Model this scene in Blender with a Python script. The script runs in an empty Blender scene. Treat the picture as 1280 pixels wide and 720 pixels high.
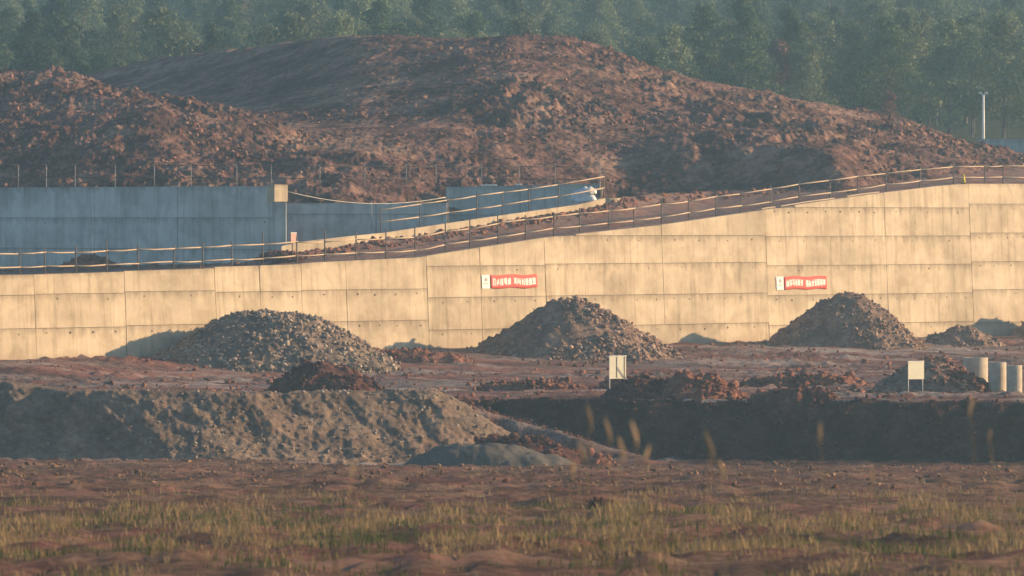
import bpy, bmesh, math, random
import numpy as np
from mathutils import Vector, Matrix

random.seed(7)
rng = np.random.default_rng(7)
scene = bpy.context.scene
COL = scene.collection

# ------------------------------------------------------------------ camera
F = 8000.0          # focal length in photograph pixels (1280 wide)
CAMZ = 8.6          # eye height above the yard at the foot of the big wall
HOR = 274.0         # row of the horizon in the photograph
cam_d = bpy.data.cameras.new('camera')
cam = bpy.data.objects.new('camera', cam_d)
COL.objects.link(cam)
cam_d.sensor_width = 36.0
cam_d.lens = 36.0 * F / 1280.0
cam_d.clip_start = 1.0
cam_d.clip_end = 20000.0
cam.location = (0, 0, CAMZ)
cam.rotation_euler = (math.pi / 2 - math.atan((360 - HOR) / F), 0, 0)
cam_d.dof.use_dof = True
cam_d.dof.focus_distance = 390.0
cam_d.dof.aperture_fstop = 3.2
scene.camera = cam

# ------------------------------------------------------------------ sky, sun, exposure
SUN_AZ = math.radians(79)      # clockwise from +Y
SUN_EL = math.radians(15)
world = bpy.data.worlds.new('World')
scene.world = world
world.use_nodes = True
wn = world.node_tree.nodes
wl = world.node_tree.links
bg = wn['Background']
sky = wn.new('ShaderNodeTexSky')
sky.sky_type = 'NISHITA'
sky.sun_disc = False
sky.sun_elevation = SUN_EL
sky.sun_rotation = SUN_AZ
sky.air_density = 1.0
sky.dust_density = 0.2
sky.ozone_density = 2.0
wl.new(sky.outputs[0], bg.inputs[0])
bg.inputs[1].default_value = 0.10
sun_d = bpy.data.lights.new('sun', 'SUN')
sun_d.energy = 5.0
sun_d.angle = math.radians(0.6)
sun_d.color = (1.0, 0.67, 0.37)
sun = bpy.data.objects.new('sun', sun_d)
COL.objects.link(sun)
to_sun = Vector((math.sin(SUN_AZ) * math.cos(SUN_EL), math.cos(SUN_AZ) * math.cos(SUN_EL), math.sin(SUN_EL)))
sun.rotation_euler = to_sun.to_track_quat('Z', 'Y').to_euler()
sun.location = to_sun * 500
scene.view_settings.view_transform = 'Standard'
scene.view_settings.look = 'None'
scene.view_settings.exposure = 0.95
scene.view_settings.gamma = 1.0
scene.render.engine = 'CYCLES'
scene.cycles.use_denoising = True
scene.cycles.max_bounces = 6
scene.cycles.volume_bounces = 1


# ------------------------------------------------------------------ helpers
def P(px, y, D):
    """a point D metres away that the photograph shows at (px, y)"""
    return ((px - 640.0) * D / F, D, CAMZ - (y - HOR) * D / F)


def wall_depth(px):
    return F / (20.5 - 3.5 * px / 1280.0)


_tab = np.random.default_rng(11).permutation(4096)
_ang = np.random.default_rng(12).random(4096) * 2 * np.pi
_gx, _gy = np.cos(_ang), np.sin(_ang)


def gnoise(x, y, seed=0):
    x = np.asarray(x, float) + seed * 17.31
    y = np.asarray(y, float) - seed * 9.77
    xi = np.floor(x).astype(np.int64); yi = np.floor(y).astype(np.int64)
    xf = x - xi; yf = y - yi
    u = xf * xf * xf * (xf * (xf * 6 - 15) + 10)
    v = yf * yf * yf * (yf * (yf * 6 - 15) + 10)

    def g(a, b, dx, dy):
        h = _tab[(_tab[a & 4095] + b) & 4095]
        return _gx[h] * dx + _gy[h] * dy
    n00 = g(xi, yi, xf, yf); n10 = g(xi + 1, yi, xf - 1, yf)
    n01 = g(xi, yi + 1, xf, yf - 1); n11 = g(xi + 1, yi + 1, xf - 1, yf - 1)
    return 1.5 * ((n00 * (1 - u) + n10 * u) * (1 - v) + (n01 * (1 - u) + n11 * u) * v)


def fbm(x, y, f=1.0, octv=4, gain=0.5, seed=0):
    s = 0; a = 1.0
    for k in range(octv):
        s = s + a * gnoise(np.asarray(x) * f, np.asarray(y) * f, seed + k * 3)
        f *= 2.03; a *= gain
    return s


def clod(x, y, f=1.0, octv=3, gain=0.55, seed=0):
    """billowy, lumpy relief"""
    s = 0; a = 1.0
    for k in range(octv):
        s = s + a * (np.abs(gnoise(np.asarray(x) * f, np.asarray(y) * f, seed + k * 5)) * 2 - 0.5)
        f *= 2.1; a *= gain
    return s


def sstep(a, b, x):
    t = np.clip((np.asarray(x, float) - a) / (b - a), 0, 1)
    return t * t * (3 - 2 * t)


def interp(pts, x):
    p = np.array(pts, float)
    return np.interp(x, p[:, 0], p[:, 1])


def new_obj(name, verts, faces, mat=None, parent=None, smooth=False):
    me = bpy.data.meshes.new(name)
    if isinstance(verts, np.ndarray) and isinstance(faces, np.ndarray):
        n, k = len(faces), faces.shape[1]
        me.vertices.add(len(verts)); me.vertices.foreach_set('co', verts.astype(np.float32).ravel())
        me.loops.add(n * k); me.loops.foreach_set('vertex_index', faces.astype(np.int32).ravel())
        me.polygons.add(n)
        me.polygons.foreach_set('loop_start', np.arange(0, n * k, k, dtype=np.int32))
        me.polygons.foreach_set('loop_total', np.full(n, k, dtype=np.int32))
        me.update(calc_edges=True)
    else:
        me.from_pydata([tuple(v) for v in verts], [], [tuple(f) for f in faces])
        me.update()
    if smooth:
        me.polygons.foreach_set('use_smooth', np.ones(len(me.polygons), dtype=bool))
    if mat:
        me.materials.append(mat)
    o = bpy.data.objects.new(name, me)
    COL.objects.link(o)
    if parent is not None:
        o.parent = parent
    return o


def tag(o, label=None, cat=None, group=None, kind=None):
    if label: o['label'] = label
    if cat: o['category'] = cat
    if group: o['group'] = group
    if kind: o['kind'] = kind
    return o


def empty(name, loc=(0, 0, 0), rz=0.0):
    o = bpy.data.objects.new(name, None)
    o.empty_display_size = 0.3
    COL.objects.link(o)
    o.location = loc
    o.rotation_euler = (0, 0, rz)
    return o


def grid_faces(nr, nc):
    i = np.arange(nr - 1)[:, None] * nc + np.arange(nc - 1)[None, :]
    return np.stack([i, i + 1, i + nc + 1, i + nc], axis=-1).reshape(-1, 4)


def tube_data(pts, radii, seg=6):
    """a bent round bar along pts"""
    V, Fc = [], []
    pts = [Vector(p) for p in pts]
    n = len(pts)
    for i, p in enumerate(pts):
        d = (pts[min(i + 1, n - 1)] - pts[max(i - 1, 0)]).normalized()
        a = Vector((0, 0, 1)) if abs(d.z) < 0.9 else Vector((1, 0, 0))
        s = d.cross(a).normalized(); t = s.cross(d)
        r = radii[i] if hasattr(radii, '__len__') else radii
        for k in range(seg):
            an = 2 * math.pi * k / seg
            V.append(p + s * (math.cos(an) * r) + t * (math.sin(an) * r))
    for i in range(n - 1):
        for k in range(seg):
            a = i * seg + k; b = i * seg + (k + 1) % seg
            Fc.append((a, b, b + seg, a + seg))
    Fc.append(tuple(range(seg - 1, -1, -1)))
    Fc.append(tuple(range((n - 1) * seg, n * seg)))
    return V, Fc


def tube(name, pts, radii, mat, parent=None, seg=6):
    V, Fc = tube_data(pts, radii, seg)
    return new_obj(name, V, Fc, mat, parent, smooth=True)


def box_data(x0, x1, y0, y1, z0, z1):
    V = [(x0, y0, z0), (x1, y0, z0), (x1, y1, z0), (x0, y1, z0), (x0, y0, z1), (x1, y0, z1), (x1, y1, z1), (x0, y1, z1)]
    Fc = [(0, 3, 2, 1), (4, 5, 6, 7), (0, 1, 5, 4), (1, 2, 6, 5), (2, 3, 7, 6), (3, 0, 4, 7)]
    return V, Fc


def box(name, x0, x1, y0, y1, z0, z1, mat, parent=None, bevel=0.0):
    V, Fc = box_data(x0, x1, y0, y1, z0, z1)
    o = new_obj(name, V, Fc, mat, parent)
    if bevel:
        bm = bmesh.new(); bm.from_mesh(o.data)
        bmesh.ops.bevel(bm, geom=bm.edges[:], offset=bevel, segments=1, affect='EDGES')
        bm.to_mesh(o.data); bm.free()
    return o


# a handful of angular stones, merged into big soups
def _stones():
    out = []
    for k in range(8):
        bm = bmesh.new()
        bmesh.ops.create_icosphere(bm, subdivisions=1, radius=1.0)
        for v in bm.verts:
            v.co *= random.uniform(0.65, 1.15)
            v.co.z *= 0.75
        V = np.array([v.co[:] for v in bm.verts]); Fc = np.array([[v.index for v in f.verts] for f in bm.faces])
        if k % 2:
            bm2 = bmesh.new(); bmesh.ops.create_icosphere(bm2, subdivisions=0 + 1, radius=1.0)
            bmesh.ops.dissolve_limit(bm2, angle_limit=0.3, verts=bm2.verts, edges=bm2.edges); bm2.free()
        bm.free(); out.append((V, Fc))
    # cheaper ones
    bm = bmesh.new(); bmesh.ops.create_icosphere(bm, subdivisions=1, radius=1.0)
    bm.free()
    return out


STONES = _stones()
_t = (1 + 5 ** .5) / 2
ICO_V = np.array([(-1, _t, 0), (1, _t, 0), (-1, -_t, 0), (1, -_t, 0), (0, -1, _t), (0, 1, _t), (0, -1, -_t), (0, 1, -_t), (_t, 0, -1), (_t, 0, 1), (-_t, 0, -1), (-_t, 0, 1)]) / 1.9
ICO_F = np.array([(0, 11, 5), (0, 5, 1), (0, 1, 7), (0, 7, 10), (0, 10, 11), (1, 5, 9), (5, 11, 4), (11, 10, 2), (10, 7, 6), (7, 1, 8), (3, 9, 4), (3, 4, 2), (3, 2, 6), (3, 6, 8), (3, 8, 9), (4, 9, 5), (2, 4, 11), (6, 2, 10), (8, 6, 7), (9, 8, 1)])


def stone_soup(name, pos, size, mat, parent=None, flat=0.8):
    """angular stones of the given sizes, one joined mesh"""
    n = len(pos)
    V = np.repeat(ICO_V[None], n, 0) * rng.uniform(0.45, 1.4, (n, 12, 1))
    V = V * rng.uniform(0.5, 1.5, (n, 1, 3)) * np.array([1, 1, flat])
    a = rng.uniform(0, 2 * np.pi, n); b = rng.uniform(-0.6, 0.6, n)
    c, s = np.cos(a)[:, None], np.sin(a)[:, None]
    cb, sb = np.cos(b)[:, None], np.sin(b)[:, None]
    x, y, z = V[..., 0], V[..., 1], V[..., 2]
    x, z = x * cb - z * sb, x * sb + z * cb
    x, y = x * c - y * s, x * s + y * c
    V = np.stack([x, y, z], -1) * np.asarray(size)[:, None, None] + np.asarray(pos)[:, None, :]
    Fc = (ICO_F[None] + (np.arange(n) * 12)[:, None, None]).reshape(-1, 3)
    o = new_obj(name, V.reshape(-1, 3), Fc, mat, parent)
    o['kind'] = 'stuff'
    return o


# ------------------------------------------------------------------ materials
def mat_base(name, rough=0.9, spec=0.2):
    m = bpy.data.materials.new(name)
    m.use_nodes = True
    nt = m.node_tree
    b = nt.nodes['Principled BSDF']
    b.inputs['Roughness'].default_value = rough
    b.inputs['Specular IOR Level'].default_value = spec
    return m, nt, b


def ramp_node(nt, stops):
    r = nt.nodes.new('ShaderNodeValToRGB')
    el = r.color_ramp.elements
    while len(el) < len(stops):
        el.new(0.5)
    for e, (p, c) in zip(el, stops):
        e.position = p
        e.color = (*c, 1)
    return r


def noise_node(nt, vec, scale, detail=4, rough=0.55, dist=0.0):
    n = nt.nodes.new('ShaderNodeTexNoise')
    n.inputs['Scale'].default_value = scale
    n.inputs['Detail'].default_value = detail
    n.inputs['Roughness'].default_value = rough
    n.inputs['Distortion'].default_value = dist
    nt.links.new(vec, n.inputs['Vector'])
    return n


def mapping(nt, vec, scale=(1, 1, 1), rot=(0, 0, 0)):
    m = nt.nodes.new('ShaderNodeMapping')
    m.inputs['Scale'].default_value = scale
    m.inputs['Rotation'].default_value = rot
    nt.links.new(vec, m.inputs['Vector'])
    return m.outputs[0]


def mixc(nt, fac, a, b, mode='MIX'):
    m = nt.nodes.new('ShaderNodeMix')
    m.data_type = 'RGBA'
    m.blend_type = mode
    for sock, val in ((m.inputs[0], fac), (m.inputs[6], a), (m.inputs[7], b)):
        if hasattr(val, 'is_linked') or hasattr(val, 'links'):
            nt.links.new(val, sock)
        elif isinstance(val, (int, float)):
            sock.default_value = val
        else:
            sock.default_value = (*val, 1)
    return m.outputs[2]


def bump_node(nt, h, strength, dist, bsdf):
    b = nt.nodes.new('ShaderNodeBump')
    b.inputs['Strength'].default_value = strength
    b.inputs['Distance'].default_value = dist
    nt.links.new(h, b.inputs['Height'])
    nt.links.new(b.outputs[0], bsdf.inputs['Normal'])


def soil_mat(name, stops, big=0.12, fine=3.0, second=None, second_scale=0.05, bump=0.12, second_range=(0.48, 0.6), aniso=None):
    m, nt, b = mat_base(name, 0.95, 0.1)
    tc = nt.nodes.new('ShaderNodeNewGeometry').outputs['Position']
    if aniso: tc_a = mapping(nt, tc, aniso)
    else: tc_a = tc
    n1 = noise_node(nt, tc_a, big, 6, 0.65)
    n2 = noise_node(nt, tc, fine, 6, 0.8)
    add = nt.nodes.new('ShaderNodeMath'); add.operation = 'MULTIPLY_ADD'
    nt.links.new(n2.outputs[0], add.inputs[0]); add.inputs[1].default_value = 0.55
    mm = nt.nodes.new('ShaderNodeMath'); mm.operation = 'MULTIPLY'; mm.inputs[1].default_value = 0.55
    nt.links.new(n1.outputs[0], mm.inputs[0]); nt.links.new(mm.outputs[0], add.inputs[2])
    r = ramp_node(nt, [(0.55 + (p - 0.51) * 0.62, c) for p, c in stops])
    nt.links.new(add.outputs[0], r.inputs[0])
    col = r.outputs[0]
    if second:
        n3 = noise_node(nt, tc_a, second_scale, 5, 0.65, 0.3)
        r3 = ramp_node(nt, [(second_range[0], (0, 0, 0)), (second_range[1], (1, 1, 1))])
        nt.links.new(n3.outputs[0], r3.inputs[0])
        sec = mixc(nt, 1.0, r.outputs[0], tuple(q / max(stops[1][1][i], 1e-3) for i, q in enumerate(second)), 'MULTIPLY')
        col = mixc(nt, r3.outputs[0], col, sec)
    nt.links.new(col, b.inputs['Base Color'])
    n4 = noise_node(nt, tc, fine * 2.2, 6, 0.75)
    bump_node(nt, n4.outputs[0], 0.9, bump, b)
    return m


def flat_mat(name, col, rough=0.8, var=0.15, scale=3.0, spec=0.3, bump=0.0):
    m, nt, b = mat_base(name, rough, spec)
    tc = nt.nodes.new('ShaderNodeTexCoord').outputs['Object']
    n = noise_node(nt, tc, scale, 4, 0.6)
    lo = tuple(c * (1 - var) for c in col); hi = tuple(min(1, c * (1 + var)) for c in col)
    r = ramp_node(nt, [(0.3, lo), (0.7, hi)])
    nt.links.new(n.outputs[0], r.inputs[0])
    nt.links.new(r.outputs[0], b.inputs['Base Color'])
    if bump:
        bump_node(nt, n.outputs[0], 0.6, bump, b)
    return m


def concrete_mat(name, base, dark, stain):
    m, nt, b = mat_base(name, 0.85, 0.25)
    oc = nt.nodes.new('ShaderNodeTexCoord')
    obj, gen = oc.outputs['Object'], oc.outputs['Generated']
    # vertical run marks
    n1 = noise_node(nt, mapping(nt, obj, (2.2, 0.3, 0.16)), 1.0, 5, 0.65)
    r1 = ramp_node(nt, [(0.30, (0.70, 0.68, 0.64)), (0.50, (1, 1, 1))])
    nt.links.new(n1.outputs[0], r1.inputs[0])
    # blotches
    n2 = noise_node(nt, obj, 0.42, 7, 0.68, 0.5)
    r2 = ramp_node(nt, [(0.36, dark), (0.56, base)])
    nt.links.new(n2.outputs[0], r2.inputs[0])
    # shuttering boards, each a slightly different tone
    mp = mapping(nt, obj, (0.82, 0, 0.0))
    wn_ = nt.nodes.new('ShaderNodeTexWhiteNoise'); wn_.noise_dimensions = '1D'
    sp = nt.nodes.new('ShaderNodeSeparateXYZ'); nt.links.new(mp, sp.inputs[0])
    fl = nt.nodes.new('ShaderNodeMath'); fl.operation = 'FLOOR'; nt.links.new(sp.outputs[0], fl.inputs[0])
    nt.links.new(fl.outputs[0], wn_.inputs['W'])
    r5 = ramp_node(nt, [(0.0, (0.93, 0.93, 0.93)), (1.0, (1.03, 1.03, 1.02))])
    nt.links.new(wn_.outputs[0], r5.inputs[0])
    # thin board seams
    fr = nt.nodes.new('ShaderNodeMath'); fr.operation = 'FRACT'; nt.links.new(sp.outputs[0], fr.inputs[0])
    r6 = ramp_node(nt, [(0.0, (0.72, 0.72, 0.72)), (0.05, (1, 1, 1))])
    nt.links.new(fr.outputs[0], r6.inputs[0])
    # dirty water marks that hang from the pour joints
    sg = nt.nodes.new('ShaderNodeSeparateXYZ'); nt.links.new(gen, sg.inputs[0])
    n3 = noise_node(nt, mapping(nt, obj, (1.6, 0.3, 0.5)), 1.0, 4, 0.6)
    sb = nt.nodes.new('ShaderNodeMath'); sb.operation = 'MULTIPLY_ADD'; sb.inputs[1].default_value = 0.9
    nt.links.new(n3.outputs[0], sb.inputs[0]); nt.links.new(sg.outputs[2], sb.inputs[2])
    r3 = ramp_node(nt, [(1.22, (0, 0, 0)), (1.0, (0, 0, 0))])
    mr = nt.nodes.new('ShaderNodeMapRange')
    mr.inputs['From Min'].default_value = 1.24; mr.inputs['From Max'].default_value = 1.58
    mr.inputs['To Min'].default_value = 0.0; mr.inputs['To Max'].default_value = 0.85
    nt.links.new(sb.outputs[0], mr.inputs['Value'])
    c = mixc(nt, 1.0, r2.outputs[0], r1.outputs[0], 'MULTIPLY')
    c = mixc(nt, 1.0, c, r5.outputs[0], 'MULTIPLY')
    c = mixc(nt, 0.3, c, r6.outputs[0], 'MULTIPLY')
    c = mixc(nt, mr.outputs[0], c, stain)
    so_ = nt.nodes.new('ShaderNodeSeparateXYZ'); nt.links.new(obj, so_.inputs[0])
    n6 = noise_node(nt, mapping(nt, obj, (0.9, 0.9, 0.5)), 1.0, 6, 0.7)
    ms_ = nt.nodes.new('ShaderNodeMath'); ms_.operation = 'MULTIPLY_ADD'; ms_.inputs[1].default_value = 2.6
    nt.links.new(n6.outputs[0], ms_.inputs[0])
    ng = nt.nodes.new('ShaderNodeMath'); ng.operation = 'MULTIPLY'; ng.inputs[1].default_value = -1.0
    nt.links.new(so_.outputs[2], ng.inputs[0]); nt.links.new(ng.outputs[0], ms_.inputs[2])
    mr2 = nt.nodes.new('ShaderNodeMapRange')
    mr2.inputs['From Min'].default_value = 0.75; mr2.inputs['From Max'].default_value = 1.7
    mr2.inputs['To Min'].default_value = 0.0; mr2.inputs['To Max'].default_value = 0.5
    nt.links.new(ms_.outputs[0], mr2.inputs['Value'])
    c = mixc(nt, mr2.outputs[0], c, (0.27, 0.17, 0.11))
    # large pale and dull patches from pour to pour
    n7 = noise_node(nt, mapping(nt, obj, (0.16, 0.16, 0.3)), 1.0, 5, 0.6)
    r7 = ramp_node(nt, [(0.38, (0.80, 0.79, 0.78)), (0.6, (1.05, 1.05, 1.05))])
    nt.links.new(n7.outputs[0], r7.inputs[0])
    c = mixc(nt, 1.0, c, r7.outputs[0], 'MULTIPLY')
    nt.links.new(c, b.inputs['Base Color'])
    n4 = noise_node(nt, obj, 5.0, 5, 0.7)
    bump_node(nt, n4.outputs[0], 0.35, 0.02, b)
    return m


def foliage_mat(name, lo, hi):
    m, nt, b = mat_base(name, 0.7, 0.2)
    tc = nt.nodes.new('ShaderNodeTexCoord').outputs['Object']
    oi = nt.nodes.new('ShaderNodeObjectInfo')
    n = noise_node(nt, tc, 0.9, 4, 0.6)
    r = ramp_node(nt, [(0.3, lo), (0.72, hi)])
    nt.links.new(n.outputs[0], r.inputs[0])
    hv = nt.nodes.new('ShaderNodeHueSaturation')
    mr = nt.nodes.new('ShaderNodeMapRange'); mr.inputs['To Min'].default_value = 0.7; mr.inputs['To Max'].default_value = 1.35
    nt.links.new(oi.outputs['Random'], mr.inputs['Value'])
    nt.links.new(mr.outputs[0], hv.inputs['Value'])
    nt.links.new(r.outputs[0], hv.inputs['Color'])
    nt.links.new(hv.outputs[0], b.inputs['Base Color'])
    tr = nt.nodes.new('ShaderNodeBsdfTranslucent')
    nt.links.new(hv.outputs[0], tr.inputs['Color'])
    ms = nt.nodes.new('ShaderNodeMixShader'); ms.inputs[0].default_value = 0.25
    nt.links.new(b.outputs[0], ms.inputs[1]); nt.links.new(tr.outputs[0], ms.inputs[2])
    nt.links.new(ms.outputs[0], nt.nodes['Material Output'].inputs['Surface'])
    return m


M = {}
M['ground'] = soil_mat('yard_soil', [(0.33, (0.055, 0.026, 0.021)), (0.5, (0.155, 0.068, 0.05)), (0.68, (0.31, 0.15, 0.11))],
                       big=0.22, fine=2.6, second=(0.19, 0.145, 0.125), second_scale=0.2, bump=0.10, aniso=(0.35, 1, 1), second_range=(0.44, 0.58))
M['pit_soil_shade'] = soil_mat('pit_soil_shade', [(0.3, (0.026, 0.013, 0.010)), (0.5, (0.055, 0.029, 0.021)), (0.72, (0.12, 0.066, 0.048))],
                         big=0.4, fine=2.6, bump=0.10)  # dark subsoil with extra shade put into its colour to offset the haze
M['near_soil'] = soil_mat('near_soil', [(0.34, (0.04, 0.022, 0.014)), (0.5, (0.115, 0.062, 0.038)), (0.66, (0.26, 0.155, 0.095))],
                          big=0.25, fine=2.2, second=(0.12, 0.05, 0.035), second_scale=0.09, bump=0.10)
M['near_clod'] = soil_mat('near_clod', [(0.33, (0.06, 0.03, 0.02)), (0.5, (0.17, 0.09, 0.052)), (0.66, (0.36, 0.22, 0.13))], big=0.9, fine=3.0, bump=0.06)
M['ramp'] = soil_mat('ramp_soil', [(0.3, (0.11, 0.07, 0.06)), (0.55, (0.24, 0.155, 0.125)), (0.75, (0.34, 0.23, 0.19))],
                     big=0.5, fine=3.0, second=(0.19, 0.085, 0.06), second_scale=0.5, bump=0.08)
M['hill'] = soil_mat('hill_soil', [(0.35, (0.042, 0.021, 0.018)), (0.5, (0.12, 0.06, 0.047)), (0.66, (0.29, 0.165, 0.125))],
                     big=0.25, fine=1.6, second=(0.15, 0.083, 0.06), second_scale=0.12, bump=0.2)
M['hill_stone'] = soil_mat('hill_stone', [(0.32, (0.08, 0.035, 0.026)), (0.5, (0.20, 0.092, 0.064)), (0.70, (0.46, 0.28, 0.20))],
                           big=1.3, fine=4.0, bump=0.1)
M['spoil'] = soil_mat('grey_spoil', [(0.3, (0.085, 0.062, 0.047)), (0.5, (0.19, 0.138, 0.10)), (0.7, (0.34, 0.245, 0.17))],
                      big=0.35, fine=2.4, second=(0.20, 0.135, 0.095), second_scale=0.25, bump=0.14)
M['silt'] = soil_mat('grey_silt', [(0.3, (0.07, 0.062, 0.055)), (0.7, (0.14, 0.125, 0.105))], big=0.6, fine=3.5, bump=0.04)
M['gravel'] = soil_mat('gravel', [(0.3, (0.09, 0.067, 0.053)), (0.5, (0.20, 0.148, 0.112)), (0.7, (0.36, 0.265, 0.19))],
                       big=0.6, fine=4.0, bump=0.12)
M['gravel_stone'] = soil_mat('gravel_stone', [(0.3, (0.10, 0.078, 0.063)), (0.5, (0.25, 0.188, 0.143)), (0.68, (0.58, 0.47, 0.36))],
                             big=1.7, fine=5.0, bump=0.06)
M['dark_soil'] = soil_mat('dark_red_soil', [(0.3, (0.05, 0.023, 0.019)), (0.5, (0.11, 0.048, 0.037)), (0.7, (0.20, 0.095, 0.07))],
                          big=0.8, fine=3.5, bump=0.12)
M['red_soil'] = soil_mat('red_soil', [(0.3, (0.10, 0.042, 0.03)), (0.5, (0.23, 0.10, 0.065)), (0.7, (0.40, 0.19, 0.125))],
                         big=0.8, fine=3.0, bump=0.14)
M['brown_rubble'] = soil_mat('brown_rubble', [(0.3, (0.09, 0.06, 0.046)), (0.5, (0.21, 0.137, 0.10)), (0.7, (0.39, 0.265, 0.185))],
                             big=0.9, fine=4.0, bump=0.12)
M['brown_stone'] = soil_mat('brown_stone', [(0.3, (0.10, 0.066, 0.05)), (0.5, (0.28, 0.18, 0.13)), (0.7, (0.56, 0.41, 0.30))],
                            big=1.7, fine=5.0, bump=0.06)
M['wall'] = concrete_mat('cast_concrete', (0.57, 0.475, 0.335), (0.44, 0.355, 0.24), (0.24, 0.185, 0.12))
M['wall_shade'] = concrete_mat('shade_tinted_concrete', (0.54, 0.57, 0.55), (0.40, 0.43, 0.42), (0.22, 0.23, 0.225))  # same concrete as wall, with the cool grey of shade put into its colour
M['joint'] = flat_mat('joint_concrete', (0.15, 0.125, 0.10), 0.95)
M['hole'] = flat_mat('tie_hole', (0.12, 0.09, 0.065), 0.95)
M['timber'] = flat_mat('weathered_post', (0.14, 0.105, 0.085), 0.9, 0.35, 2.0)
M['bamboo'] = flat_mat('bamboo_rail', (0.44, 0.33, 0.22), 0.7, 0.25, 1.3)
M['steel'] = flat_mat('galvanised', (0.30, 0.29, 0.28), 0.55, 0.15, 2.0)
M['wire'] = flat_mat('dark_wire', (0.045, 0.04, 0.04), 0.7)
M['board'] = flat_mat('cream_board', (0.74, 0.70, 0.52), 0.6, 0.06, 1.5)
M['white'] = flat_mat('white_paint', (0.76, 0.75, 0.70), 0.55, 0.07, 2.0)
M['red'] = flat_mat('red_cloth', (0.66, 0.10, 0.075), 0.75, 0.15, 1.2)
M['pink'] = flat_mat('faded_pink', (0.62, 0.36, 0.30), 0.7, 0.15, 2.0)
M['yellow'] = flat_mat('yellow_plastic', (0.80, 0.62, 0.03), 0.5, 0.1, 2.0)
M['black'] = flat_mat('dark_metal', (0.035, 0.035, 0.04), 0.55)
M['tarp'] = flat_mat('pale_tarp', (0.55, 0.60, 0.64), 0.5, 0.2, 2.0, bump=0.05)
M['rope'] = flat_mat('pale_rope', (0.62, 0.58, 0.50), 0.8)
M['pipe'] = flat_mat('pipe_concrete', (0.44, 0.38, 0.29), 0.85, 0.2, 2.2, bump=0.01)
M['bark'] = flat_mat('bark', (0.16, 0.13, 0.11), 0.95, 0.3, 3.0)
M['leaf_a'] = foliage_mat('leaf_light', (0.085, 0.12, 0.06), (0.23, 0.265, 0.14))
M['leaf_b'] = foliage_mat('leaf_dark', (0.04, 0.07, 0.03), (0.10, 0.14, 0.06))
M['leaf_c'] = foliage_mat('leaf_dead', (0.11, 0.055, 0.045), (0.26, 0.12, 0.09))
M['forest_floor'] = soil_mat('forest_floor', [(0.3, (0.025, 0.035, 0.018)), (0.6, (0.05, 0.065, 0.03)), (0.75, (0.09, 0.08, 0.05))], big=0.05, fine=0.6, bump=0.3)
M['grass_dry'] = foliage_mat('dry_grass', (0.24, 0.16, 0.07), (0.46, 0.33, 0.16))
M['grass_green'] = foliage_mat('green_grass', (0.075, 0.09, 0.025), (0.17, 0.18, 0.055))
M['plume'] = foliage_mat('reed_plume', (0.55, 0.42, 0.26), (0.72, 0.58, 0.40))

# ------------------------------------------------------------------ the yard
W0 = np.array(P(0, 450, wall_depth(0))[:2]); W1 = np.array(P(1280, 420, wall_depth(1280))[:2])
WD = (W1 - W0) / np.linalg.norm(W1 - W0)
WN = np.array([WD[1], -WD[0]])               # towards the camera
WALL_ANG = math.atan2(WD[1], WD[0])

NEAR = [(-3000, 7.0), (0, 7.0), (8, 6.9), (30, 5.4), (60, 3.6), (120, 1.9), (170, 0.82), (240, -1.18), (300, -3.05), (324, -4.0), (400, -4.2)]


def lip(X):
    return 342.6 - 0.24 * np.clip(X, -2, 40) + 0.9 * gnoise(X * 0.16, X * 0 + 3.3) + 0.5 * gnoise(X * 0.7, X * 0 + 1.3) + 0.25 * gnoise(X * 1.9, X * 0 + 5.1)


def ground_z(X, Y, rough=True):
    X = np.asarray(X, float); Y = np.asarray(Y, float)
    perp = (X - W0[0]) * WN[0] + (Y - W0[1]) * WN[1]
    up = -1.0 * sstep(1.0, np.interp(X, [-14, 0, 20], [13.0, 19.0, 28.0]), perp)
    low = interp(NEAR, Y)
    low = low + 0.35 * sstep(-6, -14, X) * sstep(300, 325, Y)
    L = lip(X)
    run = np.interp(X, [4, 10], [2.4, 3.6])
    t = np.clip((Y - (L - run)) / run, 0, 1)
    t = t + 0.10 * np.sin(t * 2 * np.pi) * -1
    z = low + (up - low) * np.clip(t, 0, 1)
    # haul track that comes down across the face of the bank
    zr = np.interp(X, [-3.5, 8.6], [-1.05, -4.35])
    e = sstep(L - 6.0, L - 4.7, Y)
    z = np.maximum(z, low + (zr - low) * e * (zr > low))
    if rough:
        near = sstep(330, 250, Y)
        bank = ((t > 0.02) & (t < 0.98)).astype(float)
        upm = sstep(0.9, 1.0, t)
        z = z + 0.10 * fbm(X, Y, 0.22, 3, 0.55, 2) * (0.6 + near)
        z = z + upm * (0.10 * clod(X * 0.55, Y, 0.5, 3, 0.6, 4) + 0.20 * sstep(0.0, 0.45, gnoise(X * 0.09, Y * 0.11, 6)) * np.maximum(clod(X, Y, 1.0, 3, 0.6, 7), -0.1))
        z = z + bank * 0.16 * clod(X, Y * 1.6, 0.9, 3, 0.6, 9)
        z = z + (1 - upm) * 0.10 * clod(X, Y * 0.7, 0.7, 3, 0.6, 12) * (1 - bank)
        z = z + near * 0.05 * fbm(X, Y, 0.9, 3, 0.6, 14)
    return z


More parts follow.
